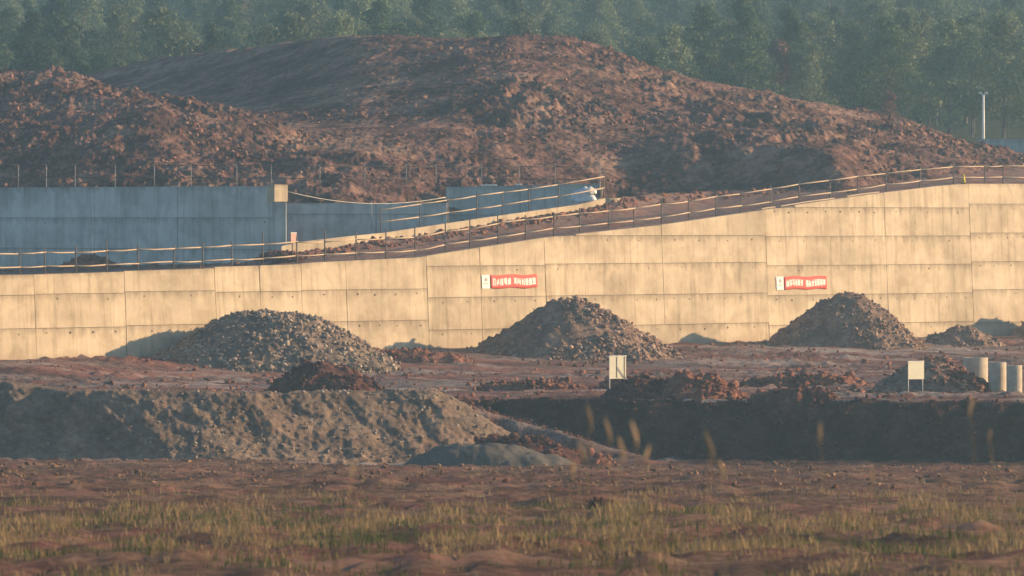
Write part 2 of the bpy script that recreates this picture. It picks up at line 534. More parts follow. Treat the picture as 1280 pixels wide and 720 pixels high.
xs = np.concatenate([[-3000, -1500, -700, -300, -140, -80, -58], np.arange(-50, 50.01, 0.3), [58, 80, 140, 300, 700, 1500, 3000]])
ys = np.concatenate([[-3000, -1000, -300, -100, -40], np.arange(-20, 60, 4), np.arange(60, 130, 1.6), np.arange(130, 318, 0.9),
                     np.arange(318, 346, 0.17), np.arange(346, 478, 0.42), [484, 500, 540, 600, 900, 1500, 3000]])
GX, GY = np.meshgrid(xs, ys)
GZ = ground_z(GX, GY)
ground = new_obj('ground', np.stack([GX, GY, GZ], -1).reshape(-1, 3), grid_faces(len(ys), len(xs)), M['ground'], smooth=True)
ground.data.materials.append(M['pit_soil_shade']); ground.data.materials.append(M['near_soil'])
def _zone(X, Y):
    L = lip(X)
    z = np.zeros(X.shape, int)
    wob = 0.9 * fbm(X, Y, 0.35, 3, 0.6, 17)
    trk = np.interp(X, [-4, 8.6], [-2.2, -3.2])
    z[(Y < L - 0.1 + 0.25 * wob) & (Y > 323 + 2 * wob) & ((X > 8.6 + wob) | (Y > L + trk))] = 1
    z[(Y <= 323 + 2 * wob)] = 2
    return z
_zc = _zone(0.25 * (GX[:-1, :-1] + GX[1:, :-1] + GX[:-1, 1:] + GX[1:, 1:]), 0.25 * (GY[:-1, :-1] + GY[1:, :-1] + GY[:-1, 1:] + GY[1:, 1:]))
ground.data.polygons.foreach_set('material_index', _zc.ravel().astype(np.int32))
tag(ground, kind='structure')


def gz1(x, y):
    return float(ground_z(np.array([x]), np.array([y]))[0])


# ------------------------------------------------------------------ lofted terrain
def loft(rows, px0, px1, npx, sub, rough=None, seed=0):
    """rows: list of (y points, D points); returns grid of world points"""
    px = np.linspace(px0, px1, npx)
    ctrl = []
    for yp, dp in rows:
        y = interp(yp, px); D = interp(dp, px)
        # soften the corners of the traced lines
        k = np.ones(9) / 9
        for _ in range(3):
            y = np.convolve(np.pad(y, 4, 'edge'), k, 'valid'); D = np.convolve(np.pad(D, 4, 'edge'), k, 'valid')
        ctrl.append(np.stack([(px - 640) * D / F, D, CAMZ - (y - HOR) * D / F], -1))
    ctrl = np.array(ctrl)
    out = []
    n = len(ctrl)
    for i in range(n - 1):
        p0 = ctrl[max(i - 1, 0)]; p1 = ctrl[i]; p2 = ctrl[i + 1]; p3 = ctrl[min(i + 2, n - 1)]
        for j in range(sub[i] + (1 if i == n - 2 else 0)):
            t = j / sub[i]
            lin = p1 * (1 - t) + p2 * t
            cr = 0.5 * ((2 * p1) + (-p0 + p2) * t + (2 * p0 - 5 * p1 + 4 * p2 - p3) * t * t + (-p0 + 3 * p1 - 3 * p2 + p3) * t ** 3)
            out.append(lin * 0.45 + cr * 0.55)
    G = np.array(out)
    return G, px


def C(v):
    return [(-1000, v), (3000, v)]


def add(pts, d):
    return [(a, b + d) for a, b in pts]


# main heap of red earth, far side of the ramp
toeY = [(-150, 237), (560, 237), (700, 238), (760, 234), (850, 232), (1000, 229), (1060, 227), (1100, 223), (1200, 211), (1280, 205), (1430, 197)]
toeD = [(-150, 468), (0, 454), (120, 449), (430, 446), (560, 456), (700, 459.5), (775, 465.5), (900, 466), (1060, 461), (1100, 466), (1280, 482), (1430, 495)]
shY = [(-150, 165), (370, 166), (560, 162), (690, 168), (740, 178), (790, 183), (850, 177), (930, 179), (990, 186), (1040, 189), (1085, 202), (1130, 205), (1280, 202), (1430, 194)]
shD = [(-150, 470), (560, 470), (700, 475), (780, 474.5), (850, 472), (940, 470.3), (1050, 465.5), (1100, 470), (1280, 486), (1430, 498)]
sbY = [(-150, 155), (370, 156), (560, 154), (700, 160), (800, 166), (1000, 170), (1060, 176), (1100, 188), (1280, 200), (1430, 192)]
sbD = [(-150, 486), (300, 484), (560, 478), (650, 478), (800, 482), (1060, 472), (1280, 492), (1430, 503)]
mdY = [(-150, 140), (100, 130), (250, 112), (430, 100), (640, 100), (750, 110), (850, 128), (1000, 146), (1140, 172), (1230, 194), (1280, 204), (1430, 195)]
mdD = [(-150, 536), (200, 521), (450, 496), (640, 488), (800, 492), (1000, 496), (1280, 500), (1430, 508)]
crY = [(-150, 150), (40, 112), (95, 97), (150, 85), (200, 72), (270, 66), (340, 56), (430, 46), (490, 44), (560, 48), (640, 46), (700, 48), (750, 62),
       (800, 82), (850, 95), (900, 103), (950, 115), (1000, 125), (1060, 136), (1140, 150), (1180, 168), (1230, 186), (1280, 203), (1430, 195)]
crD = [(-150, 562), (200, 544), (450, 514), (640, 506), (800, 508), (1000, 512), (1280, 508), (1430, 514)]
bkY = add(crY, 60)
bkD = add(crD, 35)
G, hpx = loft([(add(toeY, 26), add(toeD, -4)), (toeY, toeD), (shY, shD), (sbY, sbD), (mdY, mdD), (crY, crD), (add(crY, 12), add(crD, 10)), (bkY, bkD)],
              -150, 1430, 900, [12, 90, 40, 110, 110, 20, 10])
X, Y, Z = G[..., 0], G[..., 1].copy(), G[..., 2]
Y += 0.6 * fbm(X, Z, 0.22, 3, 0.55, 37) * sstep(700, 760, X * F / Y + 640) * sstep(474, 468, Y) * sstep(458, 463, Y)
PXg = X * F / Y + 640
smooth_zone = sstep(640, 470, PXg) * sstep(478, 490, Y)                       # raked, fine-grained flank
cut_zone = sstep(735, 770, PXg) * sstep(1075, 1050, PXg) * sstep(474, 470, Y)
shelf_zone = sstep(330, 380, PXg) * sstep(640, 560, PXg) * sstep(466, 470, Y) * sstep(484, 480, Y)
patch = 0.45 + 0.8 * sstep(-0.25, 0.45, fbm(X * 0.7 + Y * 0.3, Y, 0.11, 3, 0.55, 45))
amp = (1 - 0.75 * smooth_zone - 0.35 * cut_zone) * (1 - 0.8 * shelf_zone) * patch
Z = Z + amp * (0.26 * clod(X * 0.8 + Y * 0.4, Y * 0.7, 0.30, 2, 0.5, 21) + 0.14 * clod(X, Y, 1.3, 3, 0.62, 23) + 0.20 * fbm(X * 1.1 - Y * 0.5, X * 0.16 + Y * 0.22, 0.6, 3, 0.6, 35) + 0.42 * fbm(X, Y, 0.13, 4, 0.55, 27))
Z = Z + 0.05 * clod(X, Y, 1.7, 2, 0.6, 29) + 0.12 * smooth_zone * fbm(X, Y * 2, 0.2, 3, 0.5, 33)
hill = new_obj('hill', np.stack([X, Y, Z], -1).reshape(-1, 3), grid_faces(*X.shape), M['hill'], smooth=False)
tag(hill, kind='structure')


def scatter_on(Xg, Yg, Zg, mask, n, lo, hi, power=2.5, sink=0.15):
    w = mask.ravel().clip(0)
    idx = rng.choice(w.size, n, p=w / w.sum())
    size = lo + (hi - lo) * rng.random(n) ** power
    pos = np.stack([Xg.ravel()[idx], Yg.ravel()[idx], Zg.ravel()[idx]], -1)
    pos[:, :2] += rng.uniform(-0.15, 0.15, (n, 2))
    pos[:, 2] += size * (0.3 - sink)
    return pos, size


mask = (1 - 0.9 * shelf_zone) * (1 - 0.93 * smooth_zone) * (1 - 0.9 * cut_zone) * (0.25 + sstep(-0.1, 0.5, fbm(X, Y, 0.12, 2, 0.5, 41))) * (Y < 522)
p_, s_ = scatter_on(X, Y, Z, mask, 9000, 0.025, 0.26, 5.0)
so = stone_soup('stones', p_, s_, M['hill_stone'], hill)

# nearer heap on the left
h1Y0 = [(-150, 240), (300, 240), (400, 238), (470, 225), (520, 205)]
h1D0 = [(-150, 462), (0, 452), (300, 447.5), (470, 456), (520, 462)]
h1Ym = [(-150, 140), (0, 158), (200, 176), (400, 200), (470, 204), (520, 200)]
h1Dm = [(-150, 472), (0, 464), (200, 458), (400, 461), (520, 464)]
h1Yc = [(-150, 64), (0, 84), (50, 92), (100, 98), (150, 104), (200, 115), (260, 131), (330, 148), (400, 170), (440, 184), (470, 196), (520, 206)]
h1Dc = [(-150, 488), (0, 482), (200, 472), (400, 467), (520, 466)]
G1, _ = loft([(h1Y0, h1D0), (h1Ym, h1Dm), (h1Yc, h1Dc), (add(h1Yc, 40), add(h1Dc, 14)), (add(h1Yc, 110), add(h1Dc, 30))], -150, 520, 400, [90, 80, 16, 8])
X1, Y1, Z1 = G1[..., 0], G1[..., 1], G1[..., 2]
pat1 = 0.5 + 0.75 * sstep(-0.25, 0.45, fbm(X1 * 0.7 + Y1 * 0.4, Y1, 0.12, 3, 0.55, 46))
Z1 = Z1 + pat1 * 0.22 * clod(X1 * 0.8 + Y1 * 0.5, Y1 * 0.8, 0.36, 2, 0.5, 51) + pat1 * (0.14 * clod(X1, Y1, 1.3, 3, 0.62, 53) + 0.22 * fbm(X1 * 1.1 - Y1 * 0.6, X1 * 0.16 + Y1 * 0.22, 0.6, 3, 0.6, 55)) + 0.4 * fbm(X1, Y1, 0.15, 4, 0.55, 57) + 0.05 * clod(X1, Y1, 2.0, 2, 0.6, 59)
hill1 = new_obj('hill', np.stack([X1, Y1, Z1], -1).reshape(-1, 3), grid_faces(*X1.shape), M['hill'], smooth=False)
tag(hill1, kind='structure')
p_, s_ = scatter_on(X1, Y1, Z1, (0.3 + sstep(-0.2, 0.4, fbm(X1, Y1, 0.14, 2, 0.5, 61))) * (Y1 < 479), 6000, 0.025, 0.25, 5.0)
stone_soup('stones', p_, s_, M['hill_stone'], hill1)

# wooded hillside
flY = [C(262), C(205), C(175), C(92), C(20), C(-40), C(40)]
flD = [C(520), C(565), C(610), C(790), C(960), C(1080), C(1400)]
G2, _ = loft(list(zip(flY, flD)), -1500, 2800, 160, [4, 6, 16, 16, 10, 8])
X2, Y2, Z2 = G2[..., 0].copy(), G2[..., 1], G2[..., 2].copy()


def wood_z(x, y):
    D = np.asarray(y, float)
    yy = interp([(520, 262), (565, 205), (610, 175), (790, 92), (960, 20), (1080, -40), (1400, 40)], D)
    return CAMZ - (yy - HOR) * D / F + 1.6 * fbm(x, y, 0.012, 3, 0.5, 71) * sstep(580, 640, D)


Z2 = wood_z(X2, Y2)
hs = new_obj('hillside', np.stack([X2, Y2, Z2], -1).reshape(-1, 3), grid_faces(*X2.shape), M['forest_floor'], smooth=True)
tag(hs, kind='structure')

# ------------------------------------------------------------------ the ramp behind the big wall
topline = [(-160, 351), (0, 343.5), (45, 343), (158, 339.5), (160, 338.5), (271, 335.5), (273, 333.5), (380, 330), (382, 328.5), (530, 321.5), (560, 316), (620, 307),
           (684, 297), (832, 281), (962, 262), (1040, 250.5), (1100, 242), (1150, 236), (1190, 231), (1216, 229.5), (1280, 229.5), (1440, 230)]


def wall_top_z(px):
    return CAMZ - (interp(topline, px) - HOR) * wall_depth(px) / F


kerbB = [(330, 322), (370, 316), (430, 307), (480, 299), (533, 293), (600, 282), (656, 272), (721, 263), (745, 258), (757, 255)]
kerbT = [(330, 316), (350, 308), (380, 302), (430, 296), (480, 291), (533, 283), (600, 273), (656, 265), (721, 256), (757, 247.5)]
kerbD = [(330, 418), (430, 423), (533, 430), (656, 438), (777, 447)]
px = np.concatenate([np.arange(-160, 1441, 5.0)])
rows = []
wd = wall_depth(px)
zt = wall_top_z(px)
xw = (px - 640) * wd / F
batter = 0.05
# near edge follows the wall's back
nx, ny = -WN[0], -WN[1]
off0 = 0.45 + batter * zt
A = np.stack([xw + nx * off0, wd + ny * off0, zt - 0.12], -1)
farY = [(-160, 338), (0, 334), (150, 332), (300, 329), (330, 325)] + [(a, b + 0.5) for a, b in kerbB[1:]] + [(775, 247), (800, 244), (850, 241), (960, 237), (1080, 229), (1200, 212), (1280, 206), (1440, 199)]
farD = [(-160, 452), (0, 445), (335, 424), (350, 419), (430, 422.8), (533, 429.8), (656, 437.8), (757, 445.3), (790, 449), (900, 463), (1060, 463), (1100, 467), (1280, 483), (1440, 497)]
fd = interp(farD, px)
B = np.stack([(px - 640) * fd / F, fd, CAMZ - (interp(farY, px) - HOR) * fd / F], -1)
R = []
for k in range(34):
    t = k / 33
    p = A * (1 - t) + B * t
    crown = -0.25 * math.sin(t * math.pi)
    zz = p[:, 2] + crown * sstep(1100, 700, px)
    zz = zz + 0.06 * clod(p[:, 0], p[:, 1], 0.9, 3, 0.6, 81) * (0.3 + t)
    edge = max(0, (t - 0.62) / 0.38)
    zz = zz + edge * (1 - t) * 3.2 * 0.30 * np.clip(0.4 + fbm(p[:, 0], p[:, 1], 0.5, 3, 0.6, 83), 0, 2) * (px > 320)
    R.append(np.stack([p[:, 0], p[:, 1], zz], -1))
bk = R[-1].copy(); bk[:, 1] += 9; bk[:, 2] -= 0.8
R.append(bk)
R = np.array(R)
ramp = new_obj('ramp_road', R.reshape(-1, 3), grid_faces(R.shape[0], R.shape[1]), M['ramp'], smooth=True)
tag(ramp, kind='structure')
edge_mask = np.zeros(R.shape[:2]); edge_mask[24:33] = 1.0
edge_mask *= ((px > 335) & (px < 790))[None] * 1.0 + ((px > 790) * 0.5)[None] + 0.25
p_, s_ = scatter_on(R[..., 0], R[..., 1], R[..., 2], edge_mask, 900, 0.06, 0.28, 2.0)
stone_soup('clods', p_, s_, M['red_soil'], ramp)


# ------------------------------------------------------------------ cast concrete walls
class WallLine:
    def __init__(self, px0, D0, px1, D1):
        self.a = np.array([(px0 - 640) * D0 / F, D0]); b = np.array([(px1 - 640) * D1 / F, D1])
        self.len = np.linalg.norm(b - self.a); self.d = (b - self.a) / self.len
        self.ang = math.atan2(self.d[1], self.d[0])

    def u(self, px):
        # ray x = k*y hits the line
        k = (px - 640) / F
        return (k * self.a[1] - self.a[0]) / (self.d[0] - k * self.d[1])

    def depth(self, px):
        return self.a[1] + self.u(px) * self.d[1]

    def z(self, px, y):
        return CAMZ - (y - HOR) * self.depth(px) / F


def panel(name, top, z0, back, mat, parent, bat, front, gap=0.014):
    """one cast lift: top is a list of (u, z) from left to right"""
    u0, u1 = top[0][0] + gap * 1.7, top[-1][0] - gap * 1.7
    tz = lambda u: float(np.interp(u, [t[0] for t in top], [t[1] for t in top]))
    us = sorted({u0, u1} | {t[0] for t in top if u0 < t[0] < u1})
    V = []
    for dy in (front, back):
        for u in us:
            V.append((u, dy + bat * (z0 + gap), z0 + gap))
        for u in us:
            zz = max(tz(u) - gap, z0 + gap + 0.02)
            V.append((u, dy + bat * zz, zz))
    n = len(us)
    Fc = []
    for i in range(n - 1):
        Fc.append((i, i + 1, n + i + 1, n + i))
        Fc.append((2 * n + i + 1, 2 * n + i, 3 * n + i, 3 * n + i + 1))
        Fc.append((n + i, n + i + 1, 3 * n + i + 1, 3 * n + i))
        Fc.append((i + 1, i, 2 * n + i, 2 * n + i + 1))
    Fc.append((0, n, 3 * n, 2 * n))
    Fc.append((n - 1, 2 * n + n - 1, 3 * n + n - 1, n + n - 1))
    return new_obj(name, V, Fc, mat, parent)


def build_wall(name, label, line, sections, topfn, zbase, mat, thick=0.75, bat=0.05, holes=True, gap=0.014):
    root = empty(name, (line.a[0], line.a[1], 0.0), line.ang)
    tag(root, label, 'wall')
    hv, hf = [], []
    for (pa, pb, lines, cuts) in sections:
        bounds = [pa] + list(cuts) + [pb]
        for a, b in zip(bounds[:-1], bounds[1:]):
            ua, ub = line.u(a), line.u(b)
            pxs = [a] + [q for q in np.arange(math.ceil(a / 25) * 25, b, 25) if a < q < b] + [b]
            # the cast face shows steps in its top: sample just inside the ends
            tops = [(line.u(q), topfn(min(max(q, a + 0.8), b - 0.8))) for q in pxs]
            zs = [zbase] + sorted(lines)
            zl = zs[0]
            tmax = max(t[1] for t in tops)
            zs = [z for z in zs if z < tmax - 0.25]
            for i, z in enumerate(zs):
                zn = zs[i + 1] if i + 1 < len(zs) else None
                if zn is None:
                    tp = tops
                else:
                    tp = [(t[0], min(t[1], zn)) for t in tops]
                # trim where the sloping top has already cut the lift away
                tp = [t for t in tp if t[1] > z + 0.05]
                if len(tp) < 2:
                    continue
                panel('wall_panel', tp, z, 0.30, mat, root, bat, random.uniform(-0.022, 0.016), gap)
                if holes and i > 0:
                    nh = int((ub - ua) / random.choice((1.8, 2.6, 3.4, 6.0)))
                    for k in range(nh):
                        hu = ua + (k + 0.5 + random.uniform(-0.12, 0.12)) * (ub - ua) / max(nh, 1)
                        hz = z - random.choice((0.28, 0.34))
                        y0 = bat * hz - 0.035; r = random.uniform(0.022, 0.042)
                        n0 = len(hv)
                        v, f = box_data(hu - r, hu + r, y0, y0 + 0.06, hz - r * 1.7, hz + r)
                        hv += v; hf += [tuple(j + n0 for j in q) for q in f]
    # core behind the lifts
    pa, pb = sections[0][0], sections[-1][1]
    qs = np.linspace(pa, pb, 60)
    tops = [(line.u(q), topfn(q) - 0.05) for q in qs]
    V, Fc = [], []
    for dy in (0.07, thick):
        for u, z in tops: V.append((u, dy + bat * (zbase - 0.8), zbase - 0.8))
        for u, z in tops: V.append((u, dy + bat * z, z))
    n = len(tops)
    for i in range(n - 1):
        Fc += [(i, i + 1, n + i + 1, n + i), (2 * n + i + 1, 2 * n + i, 3 * n + i, 3 * n + i + 1), (n + i, n + i + 1, 3 * n + i + 1, 3 * n + i)]
    Fc += [(0, n, 3 * n, 2 * n), (n - 1, 3 * n - 1, 4 * n - 1, 2 * n - 1)]
    new_obj('wall_core', V, Fc, M['joint'], root)
    if hv:
        tag(new_obj('tie_holes', hv, hf, M['hole'], root), kind='stuff')
    return root


BIG = WallLine(0, wall_depth(0), 1280, wall_depth(1280))
secs = [(-160, 46, (1.9, 3.95), (-60,)),
        (46, 159, (1.9, 4.0), ()),
        (159, 272, (1.97, 4.08), ()),
        (272, 380, (1.92, 3.98), (328,)),
        (380, 537, (1.98, 4.03), (436,)),
        (537, 685, (1.31, 3.44, 5.51), (604,)),
        (685, 962, (1.37, 3.45, 5.59, 7.48), (832,)),
        (962, 1218, (1.17, 3.26, 5.34, 7.40, 9.43), (1112,)),
        (1218, 1440, (1.05, 3.45, 5.5, 7.6, 9.71), (1330,))]
big_wall = build_wall('retaining_wall', 'long sunlit cream concrete retaining wall with a rising top behind the heaps', BIG, secs,
                      lambda q: float(wall_top_z(q)), -0.5, M['wall'])

# walls in the shade on the far side of the ramp
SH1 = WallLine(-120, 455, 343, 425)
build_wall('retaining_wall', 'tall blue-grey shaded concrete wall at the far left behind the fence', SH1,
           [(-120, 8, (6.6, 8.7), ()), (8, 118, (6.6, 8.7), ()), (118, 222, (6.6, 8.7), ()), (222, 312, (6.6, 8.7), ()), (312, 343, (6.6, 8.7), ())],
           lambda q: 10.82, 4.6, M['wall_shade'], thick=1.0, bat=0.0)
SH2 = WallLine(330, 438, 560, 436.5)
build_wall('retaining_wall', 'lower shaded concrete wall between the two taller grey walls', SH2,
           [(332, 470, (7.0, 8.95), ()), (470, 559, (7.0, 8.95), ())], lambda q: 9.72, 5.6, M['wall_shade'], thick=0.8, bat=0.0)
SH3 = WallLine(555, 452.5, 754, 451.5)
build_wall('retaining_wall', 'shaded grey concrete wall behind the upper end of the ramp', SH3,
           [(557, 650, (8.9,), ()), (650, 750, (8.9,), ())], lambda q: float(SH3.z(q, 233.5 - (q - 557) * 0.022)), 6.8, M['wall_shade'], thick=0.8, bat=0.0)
# sunlit return of the tall wall
rt = empty('wall_return', (SH1.a[0] + SH1.d[0] * (SH1.len + 0.03), SH1.a[1] + SH1.d[1] * (SH1.len + 0.03), 0), 0.0)
bk_ = box('block', -0.25, 0.95, -0.25, 0.5, 9.75, 10.9, M['wall'], rt, 0.03); bk_.rotation_euler.z = math.radians(42)
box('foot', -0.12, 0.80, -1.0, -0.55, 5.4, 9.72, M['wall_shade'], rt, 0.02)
tag(rt, 'cream sunlit block at the end of the tall grey wall', 'wall end')

# kerb wall along the far side of the ramp, rounded at its upper end
kp = np.linspace(352, 757, 60)
kd = interp(kerbD, kp)
zt_ = CAMZ - (interp(kerbT, kp) - HOR) * kd / F
xk = (kp - 640) * kd / F
thick_k = np.interp(kp, [336, 600, 700, 757], [0.45, 0.6, 1.8, 2.2])
V, Fc = [], []
sect = []
for i in range(len(kp)):
    y0 = kd[i]; th = thick_k[i]
    zt1 = zt_[i]; zb = zt1 - 1.6
    sect.append([(xk[i], y0, zb), (xk[i], y0 + 0.03, zt1 - 0.03), (xk[i], y0 + 0.07, zt1), (xk[i], y0 + th, zt1 + 0.02), (xk[i], y0 + th, zb)])
# half-round nose
cx, cy, rr, zn = xk[-1], kd[-1] + thick_k[-1] / 2, thick_k[-1] / 2, zt_[-1]
for s in sect: V += s
for i in range(len(kp) - 1):
    for k in range(4):
        a = i * 5 + k
        Fc.append((a, a + 5, a + 6, a + 1))
Fc.append((0, 1, 2, 3, 4))
n0 = len(V)
arc = [(-math.pi / 2) + math.pi * k / 10 for k in range(11)]
for an in arc:
    V += [(cx + math.cos(an) * rr, cy + math.sin(an) * rr, zn - 1.6), (cx + math.cos(an) * (rr - 0.03), cy + math.sin(an) * (rr - 0.03), zn)]
for k in range(10):
    a = n0 + 2 * k
    Fc.append((a, a + 2, a + 3, a + 1))
Fc.append(tuple(n0 + 2 * k + 1 for k in range(11)))
kerb = new_obj('kerb_wall', V, Fc, M['wall'])
tag(kerb, 'low cream kerb wall with a rounded end along the ramp', 'kerb wall')

# distant low wall by the lamp post
FW = WallLine(1215, 558, 1440, 553)
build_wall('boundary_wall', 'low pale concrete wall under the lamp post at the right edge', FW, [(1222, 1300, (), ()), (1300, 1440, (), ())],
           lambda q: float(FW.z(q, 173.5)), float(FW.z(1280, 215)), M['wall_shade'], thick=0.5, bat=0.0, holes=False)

# ------------------------------------------------------------------ heaps
def heap(name, label, pxc, D, silL, silR, mat, stone=None, n_st=0, size=(0.06, 0.3), ky=1.0, rough=0.12, res=0.13, power=4.0, seed=0, cat='heap', group=None, flat=0.8, stone_bias=0.0, fine=1.6, base=None):
    gfun = ground_z if base is None else (lambda a, b, *k: np.full(np.shape(a), base))
    cx = (pxc - 640) * D / F; cy = D
    RL, RR = silL[-1][0], silR[-1][0]
    ry = max(RL, RR) * ky
    gx = np.arange(-RL - 0.4, RR + 0.41, res); gy = np.arange(-ry - 0.4, ry + 0.41, res)
    x, y = np.meshgrid(gx, gy)
    yy = y / ky
    wob = 1 + 0.10 * fbm(x, y, 0.25, 3, 0.5, seed + 3)
    r = np.hypot(x, yy) * wob
    w = 0.5 + 0.5 * x / np.maximum(r, 1e-4) * wob
    w = np.clip(w, 0, 1)
    h = interp(silL, r) * (1 - w) + interp(silR, r) * w
    m = sstep(0.0, 0.35, h)
    h = h + m * (rough * clod(x + cx, y + cy, fine * 0.5, 3, 0.6, seed) + rough * 0.5 * clod(x + cx, y + cy, fine * 1.7, 2, 0.6, seed + 9))
    h = h - 0.22 * (1 - m)
    z = gfun(x + cx, y + cy, True) + h - 0.02
    zb = gz1(cx, cy) if base is None else base
    keep = (h > -0.215)
    if base is None:
        keep &= ((x + cx - W0[0]) * WN[0] + (y + cy - W0[1]) * WN[1]) > -0.25
    Fq = grid_faces(*x.shape)
    kf = keep.ravel()[Fq].all(axis=1)
    Fq = Fq[kf]
    used = np.unique(Fq); remap = -np.ones(x.size, int); remap[used] = np.arange(len(used))
    V = np.stack([x, y, z - zb], -1).reshape(-1, 3)[used]
    root = empty(name, (cx, cy, zb))
    tag(root, label, cat, group)
    new_obj('body', V, remap[Fq], mat, root, smooth=False)
    if stone:
        mk = keep * (h > -0.05) * (1.0 + stone_bias * sstep(-0.4 * RL, 0.5 * RR, x)) * (0.35 + sstep(-0.3, 0.5, fbm(x, y, 0.4, 2, 0.5, seed + 5)))
        p, s = scatter_on(x, y, z - zb, mk, n_st, size[0], size[1], power)
        stone_soup('stones', p, s, stone, root, flat)
        # a loose apron of stones round the foot
        mk2 = (keep & (h < 0.1)) * 1.0
        p, s = scatter_on(x, y, gfun(x + cx, y + cy) - zb, mk2, max(20, n_st // 14), size[0], size[1] * 0.8, power)
        stone_soup('loose_stones', p, s, stone, root, flat)
    return root


heap('gravel_heap', 'large flat-topped grey gravel heap, leftmost of those by the wall', 345, 401,
     [(0, 2.85), (2.5, 2.82), (3.3, 2.35), (5.8, 1.0), (7.9, 0)], [(0, 2.85), (2.9, 2.82), (4.3, 2.1), (6.2, 0.9), (8.4, 0)],
     M['gravel'], M['gravel_stone'], 6500, (0.025, 0.21), ky=1.0, seed=101, power=4.0, rough=0.12)
heap('rubble_heap', 'pointed brown rubble heap beside the left red banner', 706, 420,
     [(0, 3.5), (0.9, 3.35), (3, 2.0), (5.4, 0.45), (6.3, 0)], [(0, 3.5), (1.4, 3.35), (3.4, 2.45), (4.6, 1.85), (6.0, 0.8), (7.4, 0)],
     M['brown_rubble'], M['brown_stone'], 4200, (0.025, 0.22), ky=0.74, seed=111, stone_bias=20.0, power=4.0, rough=0.10)
heap('rubble_heap', 'dark conical rubble heap under the right red banner', 1062, 443,
     [(0, 3.65), (0.9, 3.5), (2.2, 2.7), (4.0, 1.1), (5.8, 0)], [(0, 3.65), (1.0, 3.45), (2.4, 2.55), (4.0, 1.2), (5.6, 0)],
     M['brown_rubble'], M['brown_stone'], 3400, (0.025, 0.17), ky=0.74, seed=121, stone_bias=4.0, power=4.0, rough=0.10)
heap('rubble_heap', 'small low dark heap right of the conical heap', 1208, 451,
     [(0, 1.2), (0.8, 1.1), (2.4, 0.35), (3.2, 0)], [(0, 1.2), (0.7, 1.1), (2.0, 0.4), (3.0, 0)],
     M['brown_rubble'], M['brown_stone'], 500, (0.05, 0.22), seed=131)
heap('rubble_heap', 'dark rubble heap by the wall cut off by the right edge', 1362, 468,
     [(0, 3.4), (1.0, 3.2), (3.4, 1.6), (5.6, 0)], [(0, 3.4), (3.0, 1.8), (5.4, 0)], M['brown_rubble'], M['brown_stone'], 500, (0.05, 0.25), seed=135)
heap('soil_heap', 'small dark red soil heap in front of the gravel heap', 402, 351,
     [(0, 1.62), (0.9, 1.5), (2.0, 0.85), (3.5, 0)], [(0, 1.62), (1.1, 1.45), (2.4, 0.75), (3.9, 0)],
     M['dark_soil'], M['dark_soil'], 700, (0.05, 0.24), ky=0.8, seed=141, rough=0.16)
heap('soil_heap', 'brown soil heap behind the right cream board, beside the concrete pipes', 1166, 355.5,
     [(0, 1.85), (0.8, 1.75), (2.2, 0.95), (3.8, 0)], [(0, 1.85), (0.8, 1.75), (2.2, 0.9), (3.7, 0)],
     M['brown_rubble'], M['hill_stone'], 1100, (0.05, 0.22), ky=0.75, seed=151, stone_bias=5.0)
heap('soil_heap', 'dark soil heap at the foot of the left cream board', 800, 343,
     [(0, 0.95), (0.8, 0.85), (2.4, 0)], [(0, 0.95), (0.9, 0.85), (2.4, 0)], M['dark_soil'], M['dark_soil'], 300, (0.05, 0.2), ky=0.8, seed=161, rough=0.15)
heap('soil_heap', 'red clod heap on the pit edge right of the left board', 868, 343,
     [(0, 1.25), (1.2, 1.05), (2.6, 0)], [(0, 1.25), (1.2, 1.0), (2.5, 0.2), (3.0, 0)], M['red_soil'], M['red_soil'], 900, (0.06, 0.26), ky=0.8, seed=171, rough=0.18)
heap('soil_heap', 'small dark soil hump on the rim of the pit at centre right', 985, 340,
     [(0, 0.6), (1.2, 0.5), (2.6, 0)], [(0, 0.6), (1.6, 0.5), (3.2, 0)], M['dark_soil'], M['dark_soil'], 300, (0.05, 0.2), ky=0.7, seed=175, rough=0.15)
heap('earth_berm', 'low red clod ridge left of the right soil heap', 1010, 366,
     [(0, 0.62), (2.6, 0.5), (4.3, 0)], [(0, 0.62), (2.4, 0.5), (3.8, 0)], M['red_soil'], M['red_soil'], 800, (0.06, 0.26), ky=0.4, seed=181, rough=0.2)
heap('earth_berm', 'low red clod ridge left of the left cream board', 665, 358,
     [(0, 0.42), (2.2, 0.35), (3.6, 0)], [(0, 0.42), (2.2, 0.36), (3.4, 0)], M['red_soil'], M['red_soil'], 500, (0.06, 0.22), ky=0.4, seed=191, rough=0.16)
heap('earth_berm', 'red clod ridge just behind the left cream board', 795, 360,
     [(0, 0.62), (1.4, 0.5), (2.6, 0)], [(0, 0.62), (2.0, 0.55), (4.0, 0)], M['red_soil'], M['red_soil'], 600, (0.06, 0.26), ky=0.45, seed=195, rough=0.18)
heap('earth_berm', 'low reddish earth ridge at the wall foot beyond the gravel heap', 520, 408,
     [(0, 0.62), (2.5, 0.45), (4.2, 0)], [(0, 0.62), (2.4, 0.5), (4.6, 0)], M['red_soil'], M['red_soil'], 350, (0.05, 0.18), ky=0.5, seed=201, rough=0.08)
heap('silt_mound', 'smooth grey silt mound in front of the haul track', 597, 322,
     [(0, 1.22), (1.6, 1.2), (3.0, 0.75), (4.2, 0)], [(0, 1.22), (1.8, 1.15), (4.0, 0.5), (5.2, 0)], M['silt'], None, 0, ky=0.62, seed=211, rough=0.02, cat='mound')
heap('soil_heap', 'dark clod heap lying on the haul track behind the silt mound', 662, 327.5,
     [(0, 1.5), (2.4, 1.35), (4.0, 0)], [(0, 1.5), (1.6, 1.1), (3.4, 0)], M['dark_soil'], M['dark_soil'], 400, (0.06, 0.3), ky=0.5, seed=221, rough=0.12)
